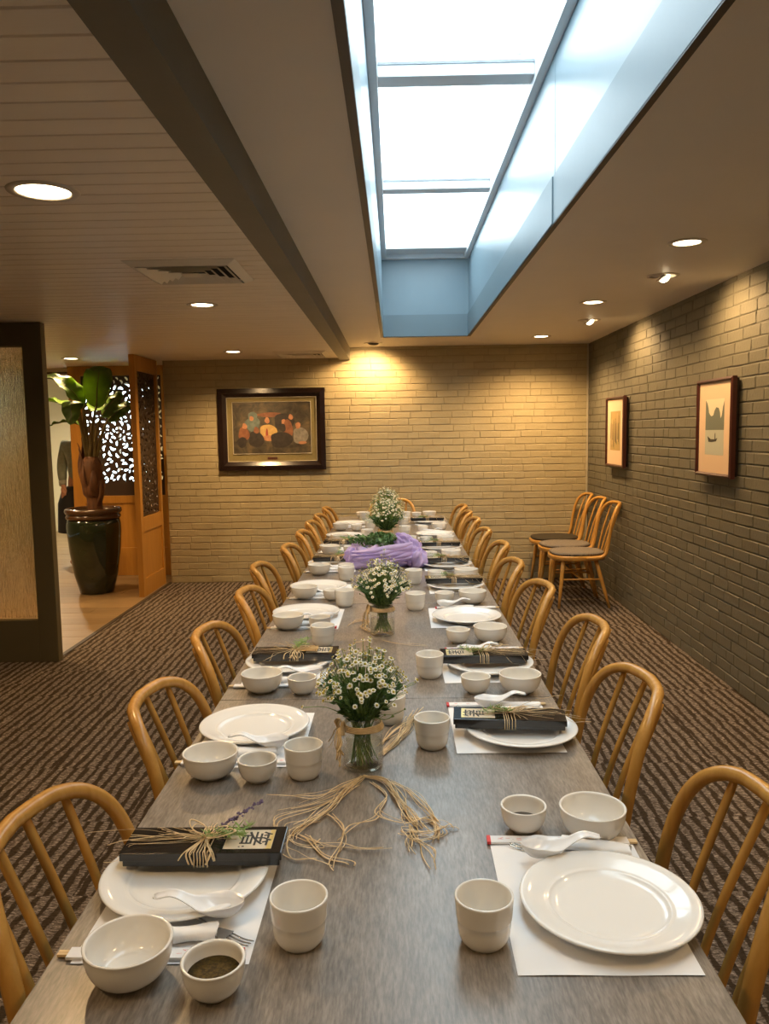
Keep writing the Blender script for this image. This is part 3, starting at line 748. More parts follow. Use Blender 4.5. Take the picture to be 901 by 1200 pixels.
def gift_box(i_seed, tan):
    """black lacquer chopstick box, long side along x, label end towards +x"""
    rr = random.Random(i_seed); o = empty('gift_box')
    MB().bbox(-.132, .132, -.048, .048, 0, .017, .0015).build('box_base', M['lacquer'], o)
    MB().bbox(-.136, .136, -.0515, .0515, .0155, .036, .0015).build('box_lid', M['lacquer'], o)
    lb = MB().box(.035, .117, -.037, .037, .0361, .0364).build('paper_label', M['label'], o)
    if not tan or True:
        g = link('calligraphy', ME['glyph'], lb); g.location = (.082, .002, .0368); g.rotation_euler = (0, 0, -PI / 2)
        seal = MB().box(.066, .070, -.030, -.026, .0366, .0369).box(.060, .063, -.031, -.028, .0366, .0369).build('seal_mark', M['ink'], lb)
    gl = MB().prism([(.1165, -.037), (.1165, .037), (.110, .037), (.1075, .03), (.1105, .02), (.1085, .008), (.1115, -.004), (.1075, -.018), (.109, -.03), (.106, -.037)], .0365, .0368).build('gold_leaf', M['gold'], lb)
    # raffia tie round the box
    tie = MB()
    for k in range(5):
        x = -.012 + k * .006 + rr.uniform(-.002, .002); w = .0525; h = .0368
        tie.tube([(x, -w, .001), (x + .001, -w - .001, .018), (x, -w + .001, h), (x + .002, 0, h + .0012), (x, w - .001, h), (x, w + .001, .018), (x, w, .001)], .0026, 5, flat=.35, up=(1, 0, 0))
    tie.build('raffia_tie', M['raffia'], o)
    b = MB()
    kx = Vector((0, 0, .042))
    nl = 6 if tan else 9
    for k in range(nl):   # loops
        a = rr.uniform(-1.2, 1.2) + (PI if rr.random() < .65 else 0); l = rr.uniform(.03, .065); zt_ = rr.uniform(.008, .034)
        e = Vector((math.cos(a) * l, math.sin(a) * l * .6, zt_)); s = Vector((-math.sin(a), math.cos(a), 0)) * l * .25
        b.tube(catmull([kx, kx + e * .5 + s + Vector((0, 0, .006)), kx + e, kx + e * .5 - s, kx], 5), rr.uniform(.0009, .0019), 4, flat=.4)
    for k in range(26 if not tan else 16):   # loose ends, mostly towards the diner, over the edge
        a = PI + rr.gauss(0, .45) if rr.random() < .72 else rr.uniform(-2.2, 2.2)
        up = rr.uniform(-.1, .45); ln = rr.uniform(.08, .22) if abs(abs(a) - PI) < .8 else rr.uniform(.04, .085)
        pth = strand_path(rr, kx + Vector((rr.uniform(-.008, .008), rr.uniform(-.006, .006), 0)), (math.cos(a), math.sin(a), up), ln, .09, .16, floor=.0375 if ln < .085 else None)
        pth = [Vector((p.x, p.y, max(p.z, .0385 if abs(p.x) < .135 and abs(p.y) < .053 else .006))) for p in pth]
        b.tube(catmull(pth, 3), rr.uniform(.0006, .0015), 3, flat=.5)
    for k in range(7):    # ends hanging down the front
        x = rr.uniform(-.03, .045); s = -1
        b.tube(catmull([kx, (x * .6, s * .035, .0415), (x, s * .0535, .036), (x + rr.uniform(-.01, .01), s * (.056 + rr.uniform(0, .006)), rr.uniform(.006, .022))], 4), rr.uniform(.0009, .002), 4, flat=.4)
    ob = b.build('raffia_bow', M['raffia'], o)
    if tan:
        t = MB()
        for k in range(16):
            y0 = (k - 7.5) * .0042; t.tube(catmull([(-.005, y0 * .5, .041), (.03, y0, .044 + rr.uniform(0, .004)), (.072, y0 * 1.05 + rr.uniform(-.002, .002), .043 + rr.uniform(0, .004))], 4), .0026, 5, flat=.5)
        t.build('raffia_bundle', M['raffia_tan'], o)
    # herb sprig
    s = MB()
    for st in range(4):
        a = rr.uniform(-.5, .6) + (0.2 if not tan else 1.2); ln = rr.uniform(.05, .085); z = .045
        pts = strand_path(rr, (0, .0, z), (math.cos(a), math.sin(a) * .8 - .15, rr.uniform(.05, .45 if not tan else .9)), ln, .05, .12, .04, 6)
        s.tube(pts, .0009, 4)
        for k in range(26):
            q = rr.random(); i0 = min(int(q * 6), 5); p = pts[i0].lerp(pts[i0 + 1], q * 6 - i0); d = Vector((rr.uniform(-1, 1), rr.uniform(-1, 1), rr.uniform(-.2, 1))).normalized()
            l = rr.uniform(.014, .028); e = p + d * l; w = d.orthogonal().normalized() * .0015
            e.z = max(e.z, .038); s.add([p, p.lerp(e, .5) + w, e, p.lerp(e, .5) - w], [(0, 1, 2, 3)])
    s.build('herb_sprig', M['herb'], o)
    return o
def lavender(o):
    mb = MB(); rr = random.Random(4)
    for (ex, ey, ez) in ((.062, .062, .078), (.088, .082, .090)):
        P = catmull([(.005, .01, .045), (ex * .5, ey * .5, ez * .75), (ex, ey, ez)], 6); mb.tube(P, .0008, 4)
        for k in range(34):
            q = rr.uniform(.45, 1); p = P[int(q * (len(P) - 1))]; s_ = rr.uniform(.0022, .004)
            mb.lathe([(0, -s_), (s_ * .8, 0), (0, s_ * 1.2)], 5, 0, False, Matrix.Translation(p + Vector((rr.uniform(-1, 1), rr.uniform(-1, 1), rr.uniform(-1, 1))) * .005))
    b = mb.build('lavender_sprig', M['lavender'], o); b['label'] = 'purple lavender sprig'

# ---------------------------------------------------------------- place settings
# measured positions (world x, y); d is filled in by the default layout where the photo hides it
LS = [dict(y=1.25, px=-.358, mat=(-.342, 1.222), bowl=(-.376, 1.022), sauce=(-.252, .992, 'herb'), cup=(-.150, 1.100), spoon=(-.272, 1.140, 176), fork=(-.268, 1.112, 200), nap=(-.33, 1.098, 10), pack=(-.345, 1.066, -1), box=(-.335, 1.302, 0)),
      dict(y=1.93, px=-.362, mat=(-.352, 1.885), bowl=(-.413, 1.672), sauce=(-.306, 1.648, 'soy'), cup=(-.208, 1.668), spoon=(-.292, 1.79, 178), nap=(-.34, 1.772, 4), pack=(-.36, 1.735, 0), fork=None),
      dict(y=2.49, px=-.352, mat=(-.345, 2.46), bowl=(-.396, 2.245), sauce=(-.276, 2.222, 'soy'), cup=(-.024, 1.99), spoon=(-.262, 2.34, 190), box=(-.328, 2.50, 0)),
      dict(y=3.19, px=-.372, mat=(-.352, 3.14), bowl=(-.418, 2.985), sauce=(-.296, 2.975, 'soy'), cup=(-.264, 2.748), spoon=(-.28, 3.06, 200)),
      dict(y=3.74, px=-.374, mat=(-.345, 3.69), bowl=(-.420, 3.545), sauce=(-.288, 3.495, None), cup=(-.226, 3.375)),
      dict(y=4.42, px=-.362, bowl=(-.409, 4.15), sauce=(-.270, 4.19, None), cup=(-.255, 3.97), box=(-.335, 4.45, 0)),
      dict(y=5.10, px=-.362, bowl=(-.407, 4.85), sauce=(-.285, 4.86, None), cup=(-.2, 4.80), box=(-.335, 5.13, 0)),
      dict(y=5.63, px=-.365, bowl=(-.388, 5.38), sauce=(-.27, 5.38, None), cup=(-.20, 5.52)),
      dict(y=6.40, px=-.368, bowl=(-.425, 6.05), sauce=(-.300, 6.0, None), cup=(-.2, 6.12))]
RS = [dict(y=1.168, px=.322, mat=(.288, 1.193), bowl=(.354, 1.402), sauce=(.231, 1.424, 'soy'), cup=(.121, 1.098), spoon=(.240, 1.302, 8), fork=(.245, 1.338, 18), nap=(.345, 1.338, -16), pack=(.276, 1.375, -2)),
      dict(y=1.892, px=.300, mat=(.262, 1.95), bowl=(.348, 2.212), sauce=(.222, 2.214, None), cup=(.079, 1.825), spoon=(.235, 2.055, 10), nap=(.32, 2.065, -6), pack=(.25, 2.10, 0), fork=(.20, 2.05, 30), box=(.272, 1.900, -5)),
      dict(y=2.448, px=.290, mat=(.265, 2.47), bowl=(.330, 2.768), sauce=(.214, 2.755, None), cup=(.097, 2.365), box=(.270, 2.452, -1)),
      dict(y=3.09, px=.275, mat=(.258, 3.135), bowl=(.328, 3.40), sauce=(.207, 3.405, None), cup=(.078, 3.29), spoon=(.20, 3.27, 5)),
      dict(y=3.74, px=.28, bowl=(.350, 3.955), sauce=(.198, 3.945, None), cup=(.084, 3.86), box=(.272, 3.765, 1)),
      dict(y=4.34, px=.28, bowl=(.321, 4.60), sauce=(.196, 4.58, None), cup=(.085, 4.44), box=(.265, 4.375, 0)),
      dict(y=5.0, px=.28, bowl=(.330, 5.24), sauce=(.20, 5.24, None), cup=(.09, 5.12), box=(.268, 5.0, 0)),
      dict(y=5.66, px=.275, bowl=(.329, 5.965), sauce=(.197, 5.89, None), cup=(.061, 5.695)),
      dict(y=6.48, px=.27, bowl=(.291, 6.87), sauce=(.18, 6.88, None), cup=(.06, 6.3), box=(.255, 6.44, 0))]
def place(name, me, x, y, z, rz, label, cat, group):
    o = link(name, me, None, (x, y, z)); o.rotation_euler = (0, 0, rz); return tag(o, label, cat, group)
GLYPHS = 0
for side, S in (('left', LS), ('right', RS)):
    sg = 1 if side == 'left' else -1; base = 0. if sg > 0 else PI; ex = TX0 if sg > 0 else TX1
    Wd = lambda u, v, y0: (ex + sg * u, y0 + sg * v)
    for i, s in enumerate(S):
        y0 = s['y']; who = f'at the {ORD[i]} setting on the {side} side'
        if i == 0: who = f'at the {side}-hand setting nearest the camera'
        u0 = abs(s['px'] - ex)
        # paper mat
        mx_, my_ = s.get('mat') or Wd(.152, -.04, y0)
        place('placemat', ME['mat'], mx_, my_, TZ + .0004, base + .01 * ((i % 3) - 1), 'white paper mat under the dishes ' + who, 'placemat', 'paper placemats')
        state = 'bare white round plate' if 'box' not in s else 'white plate under a gift box'
        place('dinner_plate', ME['plate'], s['px'], y0, TZ + .0022, .1 * i, state + ' ' + who, 'plate', 'white dinner plates')
        x, y = s['bowl']; place('rice_bowl', ME['bowl'], x, y, TZ + .0006, i, 'empty ivory rice bowl ' + who, 'bowl', 'ivory rice bowls')
        x, y, fill = s['sauce']
        o = empty('sauce_bowl', (x, y, TZ + .0006)); link('bowl_body', ME['sauce'], o)
        lab = {'soy': 'small ivory bowl of soy sauce ', 'herb': 'small ivory bowl of dark herby dipping sauce ', None: 'small ivory sauce bowl '}[fill]
        tag(o, lab + who, 'bowl', 'small sauce bowls')
        if fill: link('sauce', sauce_disc[fill], o)
        x, y = s['cup']; place('teacup', ME['cup'], x, y, TZ + .0006, i, 'handleless ivory teacup ' + who, 'cup', 'ivory teacups')
        # packet, napkin, fork, spoon: between plate and bowls
        pk_ = s.get('pack') or (*Wd(.152, -.208, y0), (i % 3) - 1)
        o = empty('chopstick_packet', (pk_[0], pk_[1], TZ + .0022), base + math.radians(pk_[2]))
        for nm, me in zip(('paper_sleeve', 'red_end', 'red_print', 'chopstick'), PK): link(nm, me, o)
        tag(o, 'red-tipped white paper chopstick packet ' + who, 'chopsticks', 'paper chopstick packets')
        if i < 9:
            nx = s.get('nap') or (*Wd(.17, -.178, y0), 4 * ((i % 3) - 1))
            place('napkin_roll', ME['napkin'][i % 2], nx[0], nx[1], TZ + .0022, base + math.radians(nx[2]), 'rolled white paper napkin ' + who, 'napkin', 'rolled napkins')
        sp = s.get('spoon') or (*Wd(.20, -.152, y0), 8 * ((i % 3) - 1) + (180 if sg > 0 else 0))
        place('soup_spoon', ME['spoon'], sp[0] - .0, sp[1], TZ + (.0022 if not s.get('spoon') else .013), math.radians(sp[2]), 'white Chinese soup spoon ' + who, 'spoon', 'white soup spoons')
        fk = s.get('fork')
        if fk:
            o = empty('fork', (fk[0], fk[1], TZ + .003), math.radians(fk[2] if sg < 0 else fk[2])); link('tines', FT, o); link('handle', FH, o)
            o.rotation_euler.z = math.radians(-32 if sg < 0 else 148)
            tag(o, 'steel fork tucked in the napkin ' + who, 'fork', 'steel forks')
        if 'box' in s:
            bx = s['box']; tan = side == 'left' and i > 0
            o = gift_box(i * 7 + (100 if sg < 0 else 0), tan); o.scale = (1, .86, .68); o.location = (bx[0], bx[1], TZ + .0262); o.rotation_euler = (0, 0, base + math.radians(bx[2]))
            extra = 'with lavender' if (sg > 0 and i == 0) else ('with tan raffia' if tan else 'with raffia')
            tag(o, f'black gift box {extra} {who}', 'box', 'black gift boxes')
            if sg > 0 and i == 0: lavender(o)
place('teacup', ME['cup'], -.27, 6.74, TZ + .0006, 0, 'ivory teacup at the far end, left of the flowers', 'cup', 'ivory teacups')
place('rice_bowl', ME['bowl'], -.285, 6.89, TZ + .0006, 0, 'ivory rice bowl at the far end, left of the flowers', 'bowl', 'ivory rice bowls')
place('teacup', ME['cup'], .085, 6.72, TZ + .0006, 0, 'ivory teacup at the far end, right of the flowers', 'cup', 'ivory teacups')

# ================================================================ flower jars
def blossom_mesh(seed):
    rr = random.Random(seed); mb = MB(); n = 10; R = .0085
    for k in range(n):
        a = 2 * PI * k / n + rr.uniform(-.08, .08); dr = rr.uniform(-.0012, .001); c, s = math.cos(a), math.sin(a)
        w = .0021; p = lambda r, t, z: (c * r - s * t, s * r + c * t, z)
        mb.add([p(.002, 0, .0004), p(.0055, -w, .0006 + dr), p(R, -w * .55, dr), p(R, w * .55, dr), p(.0055, w, .0006 + dr)], [(0, 1, 2, 3, 4)], 0)
    mb.lathe([(.0042, .0002), (.0036, .0024), (.0018, .0037), (0, .0040)], 8, 1)
    return mb.mesh('blossom', [M['petal'], M['pollen']])
BL = [blossom_mesh(1), blossom_mesh(2)]
def flower_jar(x, y, idx, label_j, label_f, nfl, separate, size=1.0, bow=0.9):
    rr = random.Random(idx * 13 + 2)
    J = empty('glass_jar', (x, y, TZ + .0006)); tag(J, label_j, 'jar', 'raffia-tied glass jars')
    R, Hj = .046, .118
    prof = [(0, .004), (.030, .0035), (.036, 0), (.042, .001), (R, .008), (R, .085), (.0445, .093), (.0400, .099), (.0395, .102), (.0405, .104), (.0395, .107), (.0405, .110), (.0395, .113), (.0400, Hj), (.0385, Hj + .0005), (.037, Hj), (.037, .1), (.0425, .09), (.0435, .084), (.0435, .010), (.034, .007), (0, .009)]
    MB().lathe(prof, 40).build('jar_body', M['glass'], J)
    MB().lathe([(0, .0095), (.034, .0076), (.0430, .0105), (.0430, .060), (0, .060)], 32).build('water', M['water'], J)
    bd = MB()
    for k in range(5):
        z = .0925 + k * .0026; r = .0464 - .0009 * k
        bd.tube([(math.cos(a) * r, math.sin(a) * r, z + .0006 * math.sin(a * 3 + k)) for a in [2 * PI * i / 36 for i in range(37)]], .0018, 5, flat=1.1)
    bd.build('raffia_band', M['raffia'], J)
    bw = MB(); k0 = Vector((-.040 * math.cos(bow), -.046 * math.sin(bow), .096))
    od = Vector((-math.cos(bow), -math.sin(bow), 0)); sd = Vector((-od.y, od.x, 0))
    for k in range(8):
        a = rr.uniform(-1, 1); l = rr.uniform(.018, .032); e = k0 + od * (.010 + .01 * rr.random()) + sd * (a * .02) + Vector((0, 0, rr.uniform(-.012, .014)))
        bw.tube(catmull([k0, k0 + od * .012 + Vector((0, 0, .02)) + sd * a * .012, e, k0 + od * .008], 5), rr.uniform(.002, .0036), 5, flat=.25)
    for k in range(9):
        a = rr.uniform(-1.2, .9); l = rr.uniform(.035, .075)
        bw.tube(catmull([k0, k0 + od * .018 + sd * a * .01, k0 + od * (.02 + .012 * rr.random()) + sd * a * .03 + Vector((0, 0, -l * .6)), k0 + od * (.016 + .022 * rr.random()) + sd * a * .04 + Vector((0, 0, -l))], 5), rr.uniform(.0014, .003), 4, flat=.3)
    bw.build('raffia_bow', M['raffia'], J)
    F = empty('flower_bunch', (x, y, TZ + .011)); tag(F, label_f, 'flowers', 'bunches of small white daisies')
    st = MB(); lf = MB(); heads = []
    for k in range(nfl):
        ph = rr.uniform(0, 2 * PI); q = math.sqrt(rr.random())
        rad = .106 * q * size; top = (.118 + (.130 - .088 * q ** 2.8) * size + rr.uniform(-.015, .018)) * (1 if size > .95 else .97)
        if rr.random() < .06: top += rr.uniform(.015, .035); rad *= .7
        if rr.random() < .07: rad *= 1.35; top -= .02
        H_ = Vector((math.cos(ph) * rad, math.sin(ph) * rad, top)); heads.append((H_, ph, q))
    for k, (H_, ph, q) in enumerate(heads):
        neck = Vector((math.cos(ph) * .030 * q, math.sin(ph) * .030 * q, .104)); foot = Vector((math.cos(ph + 1.9) * .036 * rr.random() ** .5, math.sin(ph + 1.9) * .036 * rr.random() ** .5, .004))
        if k % 5 == 0:
            st.tube(catmull([foot, (foot + neck) / 2, neck], 3), .0010, 4)
        st.tube(catmull([neck, neck.lerp(H_, .5) + Vector((0, 0, .012)), H_ - Vector((0, 0, .002))], 3), [.0011] * 3 + [.0008] * 4, 3)
        nrm = Vector((math.cos(ph) * q * 1.0 + rr.uniform(-.35, .35), math.sin(ph) * q * 1.0 + rr.uniform(-.35, .35), .75)).normalized()
        Rm = nrm.to_track_quat('Z', 'Y').to_matrix().to_4x4(); s_ = rr.uniform(.52, .85)
        T = Matrix.Translation(H_) @ Rm @ Matrix.Scale(s_, 4)
        if separate:
            b = link('blossom', BL[k % 2], F); b.matrix_local = T
        else:
            if k == 0: fm = MB()
            for pol in BL[k % 2].polygons:
                fm.add([T @ BL[k % 2].vertices[v].co for v in pol.vertices], [list(range(len(pol.vertices)))], pol.material_index)
    if not separate: fm.build('blossoms', [M['petal'], M['pollen']], F, kind='stuff')
    for k in range(700):
        ph = rr.uniform(0, 2 * PI); q = rr.random() ** .6; z = rr.uniform(.098, .178); r = .066 * size * q * (z - .06) / .09
        p = Vector((math.cos(ph) * r, math.sin(ph) * r, z)); d = Vector((math.cos(ph) * .6 + rr.uniform(-.5, .5), math.sin(ph) * .6 + rr.uniform(-.5, .5), rr.uniform(.1, 1.))).normalized()
        l = rr.uniform(.014, .032); w = d.orthogonal().normalized() * rr.uniform(.0022, .005); e = p + d * l
        lf.add([p, p.lerp(e, .45) + w, e, p.lerp(e, .45) - w], [(0, 1, 2, 3)])
    # buds
    for k in range(26):
        ph = rr.uniform(0, 2 * PI); r = rr.uniform(.05, .10) * size; z = rr.uniform(.115, .2); p = Vector((math.cos(ph) * r, math.sin(ph) * r, z))
        st.tube(catmull([(p.x * .4, p.y * .4, .11), (p.x * .75, p.y * .75, z * .9), p], 3), .0007, 3)
        st.lathe([(0, -.003), (.0024, 0), (0, .0035)], 6, T=Matrix.Translation(p))
    st.build('stems', M['stem'], F, kind='stuff'); lf.build('leaves', M['leaf'], F, kind='stuff')
    return J, F
flower_jar(-.081, 1.715, 1, 'clear glass jar tied with raffia, nearest of the jars', 'bunch of white daisies in the nearest jar', 300, True, 1.0, .45)
flower_jar(-.055, 2.885, 2, 'clear glass jar with raffia band, second from the near end', 'bunch of white daisies in the second jar', 300, True, 1.06, .35)
flower_jar(-.064, 5.20, 3, 'glass jar of flowers beyond the lavender bundle', 'white daisies beyond the lavender bundle', 330, False, 1.32, .5)
flower_jar(-.075, 6.30, 4, 'glass jar at the far end, mostly hidden behind flowers', 'white daisies farthest along the table, tallest in view', 300, False, 1.25, .5)

# ---------------------------------------------------------------- loose raffia on the table
def raffia_tangle(name, label, paths, seed, per):
    rr = random.Random(seed); mb = MB()
    for P, n_, spread in paths:
        for k in range(n_ if per else 1):
            pts = []; z = .0022
            ph, am = rr.uniform(0, 6), rr.uniform(.3, 1)
            cut = rr.uniform(.72, 1.)
            for j, p in enumerate(P):
                f_ = j / (len(P) - 1)
                pts.append((p[0] + rr.uniform(-1, 1) * spread * (.2 + 1.2 * f_) + .006 * math.sin(ph + 7 * f_), p[1] + rr.uniform(-1, 1) * spread * (.2 + 1.2 * f_) + .004 * math.cos(ph * 2 + 6 * f_), TZ + .0022 + rr.random() * .009 * (.3 + math.sin(f_ * PI))))
            c = catmull(pts, 6); c = c[:max(6, int(len(c) * cut))]
            mb.tube(c, rr.uniform(.0007, .0017), 4, flat=.45)
    o = mb.build(name, M['raffia']); return tag(o, label, 'raffia', 'loose raffia on the table')
raffia_tangle('raffia_tangle', 'loose spray of raffia on the table in front of the nearest jar', [
    ([(-.080, 1.655), (-.12, 1.60), (-.17, 1.555), (-.225, 1.555), (-.272, 1.560)], 3, .006),
    ([(-.078, 1.655), (-.125, 1.57), (-.18, 1.515), (-.255, 1.485)], 4, .012),
    ([(-.080, 1.655), (-.115, 1.57), (-.15, 1.49), (-.195, 1.42), (-.205, 1.38)], 9, .014),
    ([(-.195, 1.42), (-.212, 1.36), (-.19, 1.32), (-.15, 1.315), (-.115, 1.28)], 3, .012),
    ([(-.195, 1.41), (-.15, 1.37), (-.10, 1.36), (-.05, 1.345), (.0, 1.36)], 3, .010),
    ([(-.14, 1.49), (-.105, 1.43), (-.105, 1.37), (-.115, 1.31), (-.105, 1.275)], 3, .012),
    ([(-.11, 1.385), (-.085, 1.42), (-.055, 1.45), (-.035, 1.50)], 2, .008),
    ([(-.170, 1.40), (-.135, 1.33), (-.088, 1.305), (-.088, 1.26)], 2, .010),
    ([(-.078, 1.655), (-.03, 1.625), (.0, 1.55), (.02, 1.46), (.045, 1.395)], 11, .013),
    ([(-.078, 1.655), (.0, 1.60), (.05, 1.52), (.072, 1.43), (.062, 1.375)], 6, .011),
    ([(.015, 1.44), (.03, 1.385), (.05, 1.33), (.052, 1.285)], 5, .012),
    ([(.01, 1.42), (.05, 1.40), (.085, 1.42), (.10, 1.415)], 5, .014),
    ([(.02, 1.40), (.015, 1.36), (.02, 1.33)], 4, .012),
    ([(-.16, 1.46), (-.21, 1.43), (-.20, 1.37), (-.155, 1.36), (-.165, 1.42)], 3, .016),
    ([(.005, 1.47), (.06, 1.45), (.075, 1.40), (.03, 1.375), (.005, 1.41), (.045, 1.43)], 5, .014),
    ([(-.09, 1.62), (-.16, 1.52), (-.235, 1.45), (-.215, 1.39), (-.17, 1.40)], 3, .012),
    ([(-.06, 1.63), (-.02, 1.56), (-.035, 1.48), (.01, 1.44), (.065, 1.46), (.10, 1.39)], 3, .012)], 11, True)
rr = random.Random(5)
raffia_tangle('raffia_tangle', 'bundle of raffia strands lying behind the nearest jar', [
    ([(-.045, 1.77), (-.01, 1.84), (.018, 1.92), (.03, 2.0), (.06, 2.08)], 16, .016),
    ([(-.045, 1.83), (.0, 1.92), (.04, 1.99), (.085, 2.05)], 7, .018)], 12, True)
raffia_tangle('raffia_tangle', 'few raffia strands left of the second jar', [
    ([(-.10, 2.90), (-.13, 2.97), (-.115, 3.05), (-.16, 3.08), (-.19, 2.98)], 8, .014),
    ([(-.085, 2.82), (-.13, 2.76), (-.21, 2.74)], 2, .008)], 13, True)
raffia_tangle('raffia_tangle', 'single raffia strands crossing the table before the second jar', [
    ([(-.06, 2.79), (.0, 2.74), (.06, 2.71), (.11, 2.70)], 2, .004)], 14, True)

# ---------------------------------------------------------------- lavender wrapped planter
rr = random.Random(21)
P_ = empty('wrapped_planter', (-.075, 4.42, TZ + .0006)); tag(P_, 'low planter wrapped in lavender tulle on the table centre', 'planter')
MB().lathe([(.0, 0), (.09, 0), (.105, .07), (.11, .09), (.10, .09), (.095, .07), (0, .06)], 28, sx=1.35).build('planter_body', M['ceramic'], P_)
def wrap(u, v):
    a = 2 * PI * u
    fold = .012 * math.sin(9 * a + 3 * v) + .008 * math.sin(17 * a + 5 * v * 2) + .006 * math.sin(5 * a - 4 * v)
    r = .118 + .058 * v + fold * (.2 + v) + .02 * math.exp(-((v - .35) / .2) ** 2)
    z = .004 + .105 * v + .018 * math.sin(3 * a + 1) * v + .010 * math.sin(11 * a + 2) * v
    if v > .8: r -= (v - .8) * .12
    return (r * 1.20 * math.cos(a), r * .92 * math.sin(a), max(z, .001))
MB().grid(wrap, 160, 22, wrap=True).build('tulle_wrap', M['tulle'], P_)
# diagonal sash folds over the front and a big knot of tulle on the right
sash = MB()
for k in range(5):
    def sf(u, v, k=k):
        x = -.205 + .37 * u; fr_ = math.sqrt(max(.02, 1 - (x / .235) ** 2))
        w = .028 + .012 * math.sin(u * 6 + k)
        z = .02 + .020 * k * .9 + .045 * u ** 1.4 + (v - .5) * w
        yv = -(.148 * fr_ + .012 + .006 * math.sin(u * 14 + 2.2 * k) + .012 * math.sin(v * PI))
        return (x, yv, max(z, .003))
    sash.grid(sf, 40, 7)
sash.build('tulle_sash', M['tulle'], P_)
for (cx, cy, cz, ax, ay, az, sd_, tilt) in ((.155, -.05, .085, .055, .05, .075, 1, -.35), (.185, -.085, .052, .060, .05, .05, 2, .5), (.115, -.055, .135, .042, .035, .052, 3, -.7), (.205, -.06, .025, .05, .06, .026, 4, .2), (-.17, -.09, .075, .04, .04, .035, 5, .4)):
    def kf(u, v):
        a = 2 * PI * u; b = PI * v
        f_ = 1 + .16 * math.sin(5 * a + sd_ + 2 * b) + .10 * math.sin(9 * a - 3 * b + sd_ * 2) + .06 * math.sin(15 * a + 6 * b)
        return (ax * f_ * math.sin(b) * math.cos(a), ay * f_ * math.sin(b) * math.sin(a), az * f_ * math.cos(b))
    MB().grid(kf, 64, 24, wrap=True, T=Matrix.Translation((cx, cy, max(cz, az * .6 + .012))) @ Matrix.Rotation(tilt, 4, 'Y')).build('tulle_knot', M['tulle'], P_)
gp = empty('leafy_plant', (-.075, 4.42, TZ + .065)); tag(gp, 'small leafy green plant growing from the lavender planter', 'plant')
gl_ = MB(); gs = MB()
gm = noisy('planter_leaf', (.05, .14, .04), (.22, .38, .14), 40, .5)
for k in range(60):
    a = rr.uniform(0, 2 * PI); q = math.sqrt(rr.random()); r = .15 * q
    tip = Vector((math.cos(a) * r * 1.15 - .025, math.sin(a) * r * .75, .075 + .035 * (1 - q) + rr.uniform(-.012, .02)))
    pth = catmull([(tip.x * .3, tip.y * .3, .003), (tip.x * .7, tip.y * .7, tip.z * .8), tip], 4); gs.tube(pth, .001, 3)
    for j in range(22):
        p = pth[rr.randrange(3, len(pth))]; d = Vector((rr.uniform(-1, 1), rr.uniform(-1, 1), rr.uniform(-.2, .9))).normalized(); l = rr.uniform(.010, .024)
        w = d.orthogonal().normalized(); w.rotate(Matrix.Rotation(rr.uniform(0, 6), 3, d)); e = p + d * l; w *= l * .34
        gl_.add([p, p.lerp(e, .35) + w, p.lerp(e, .75) + w * .7, e, p.lerp(e, .75) - w * .7, p.lerp(e, .35) - w], [(0, 1, 2, 3, 4, 5)])
gl_.build('leaves', gm, gp, kind='stuff'); gs.build('stems', M['stem'], gp, kind='stuff')

# ================================================================ pictures
# painting on the back wall (generic scene: soft warm shapes on a dark ground)
pt = empty('framed_painting', (-1.219, BY - .016, 1.537)); tag(pt, 'wide framed painting in a dark frame on the back wall', 'picture')
pt.rotation_euler = (0, 0, 0)
pw, ph_ = .532, .404
def frame_ring(ax, az, bx, bz, y0, y1, yb=0.):
    """mitred moulding: outer half-size a, inner half-size b, front depth y0 (outer) y1 (inner)"""
    mb = MB(); c = [(-1, -1), (1, -1), (1, 1), (-1, 1)]; vs = []
    for X, Z, Y in ((ax, az, yb), (ax, az, y0), ((ax * .45 + bx * .55), (az * .45 + bz * .55) if True else 0, min(y0, y1) - .006), (bx, bz, y1), (bx, bz, yb)):
        vs += [(sx * X, Y, sz * Z) for sx, sz in c]
    fs = []
    for k in range(4):
        for i in range(4):
            j = (i + 1) % 4; fs.append((k * 4 + i, k * 4 + j, k * 4 + 4 + j, k * 4 + 4 + i))
    return mb.add(vs, fs)
frame_ring(pw, ph_, pw - .085, ph_ - .085, -.030, -.014).build('frame', M['frame_black'], pt)
frame_ring(pw - .084, ph_ - .084, pw - .092, ph_ - .092, -.013, -.011).build('outer_fillet', M['fillet'], pt)
MB().box(-pw + .08, pw - .08, -.008, -.001, -ph_ + .08, ph_ - .08).build('linen_mount', M['mount'], pt)
ix, iz0, iz1 = pw - .145, -ph_ + .165, ph_ - .135
fm = frame_ring(ix + .006, (iz1 - iz0) / 2 + .006, ix - .001, (iz1 - iz0) / 2 - .001, -.011, -.010, -.008); fm.v = [(x, y, z + (iz0 + iz1) / 2) for x, y, z in fm.v]
fm.build('inner_fillet', M['fillet'], pt)
m = mat('oil_canvas', (.05, .04, .03), .45); v = coords(m, (1, 1, 1))
c1 = ramp(m, noise(m, v, 9, 5, .6, .6), [(.30, (.018, .012, .008)), (.48, (.055, .045, .030)), (.62, (.10, .075, .04)), (.75, (.16, .11, .06))]); L(m, c1, B(m).inputs['Base Color'])
cv = MB().box(-ix, ix, -.0095, -.008, iz0, iz1).build('canvas', m, pt)
def daub(cx, cz, rx, rz, col, nm, y, seed):
    r2 = random.Random(seed); n = 18; ph1 = r2.uniform(0, 6)
    MB().poly([(cx + rx * math.cos(a) * (1 + .12 * math.sin(3 * a + ph1)), y, cz + rz * math.sin(a) * (1 + .1 * math.sin(2 * a + ph1))) for a in [-2 * PI * k / n for k in range(n)]][::-1]).build(nm, col, cv)
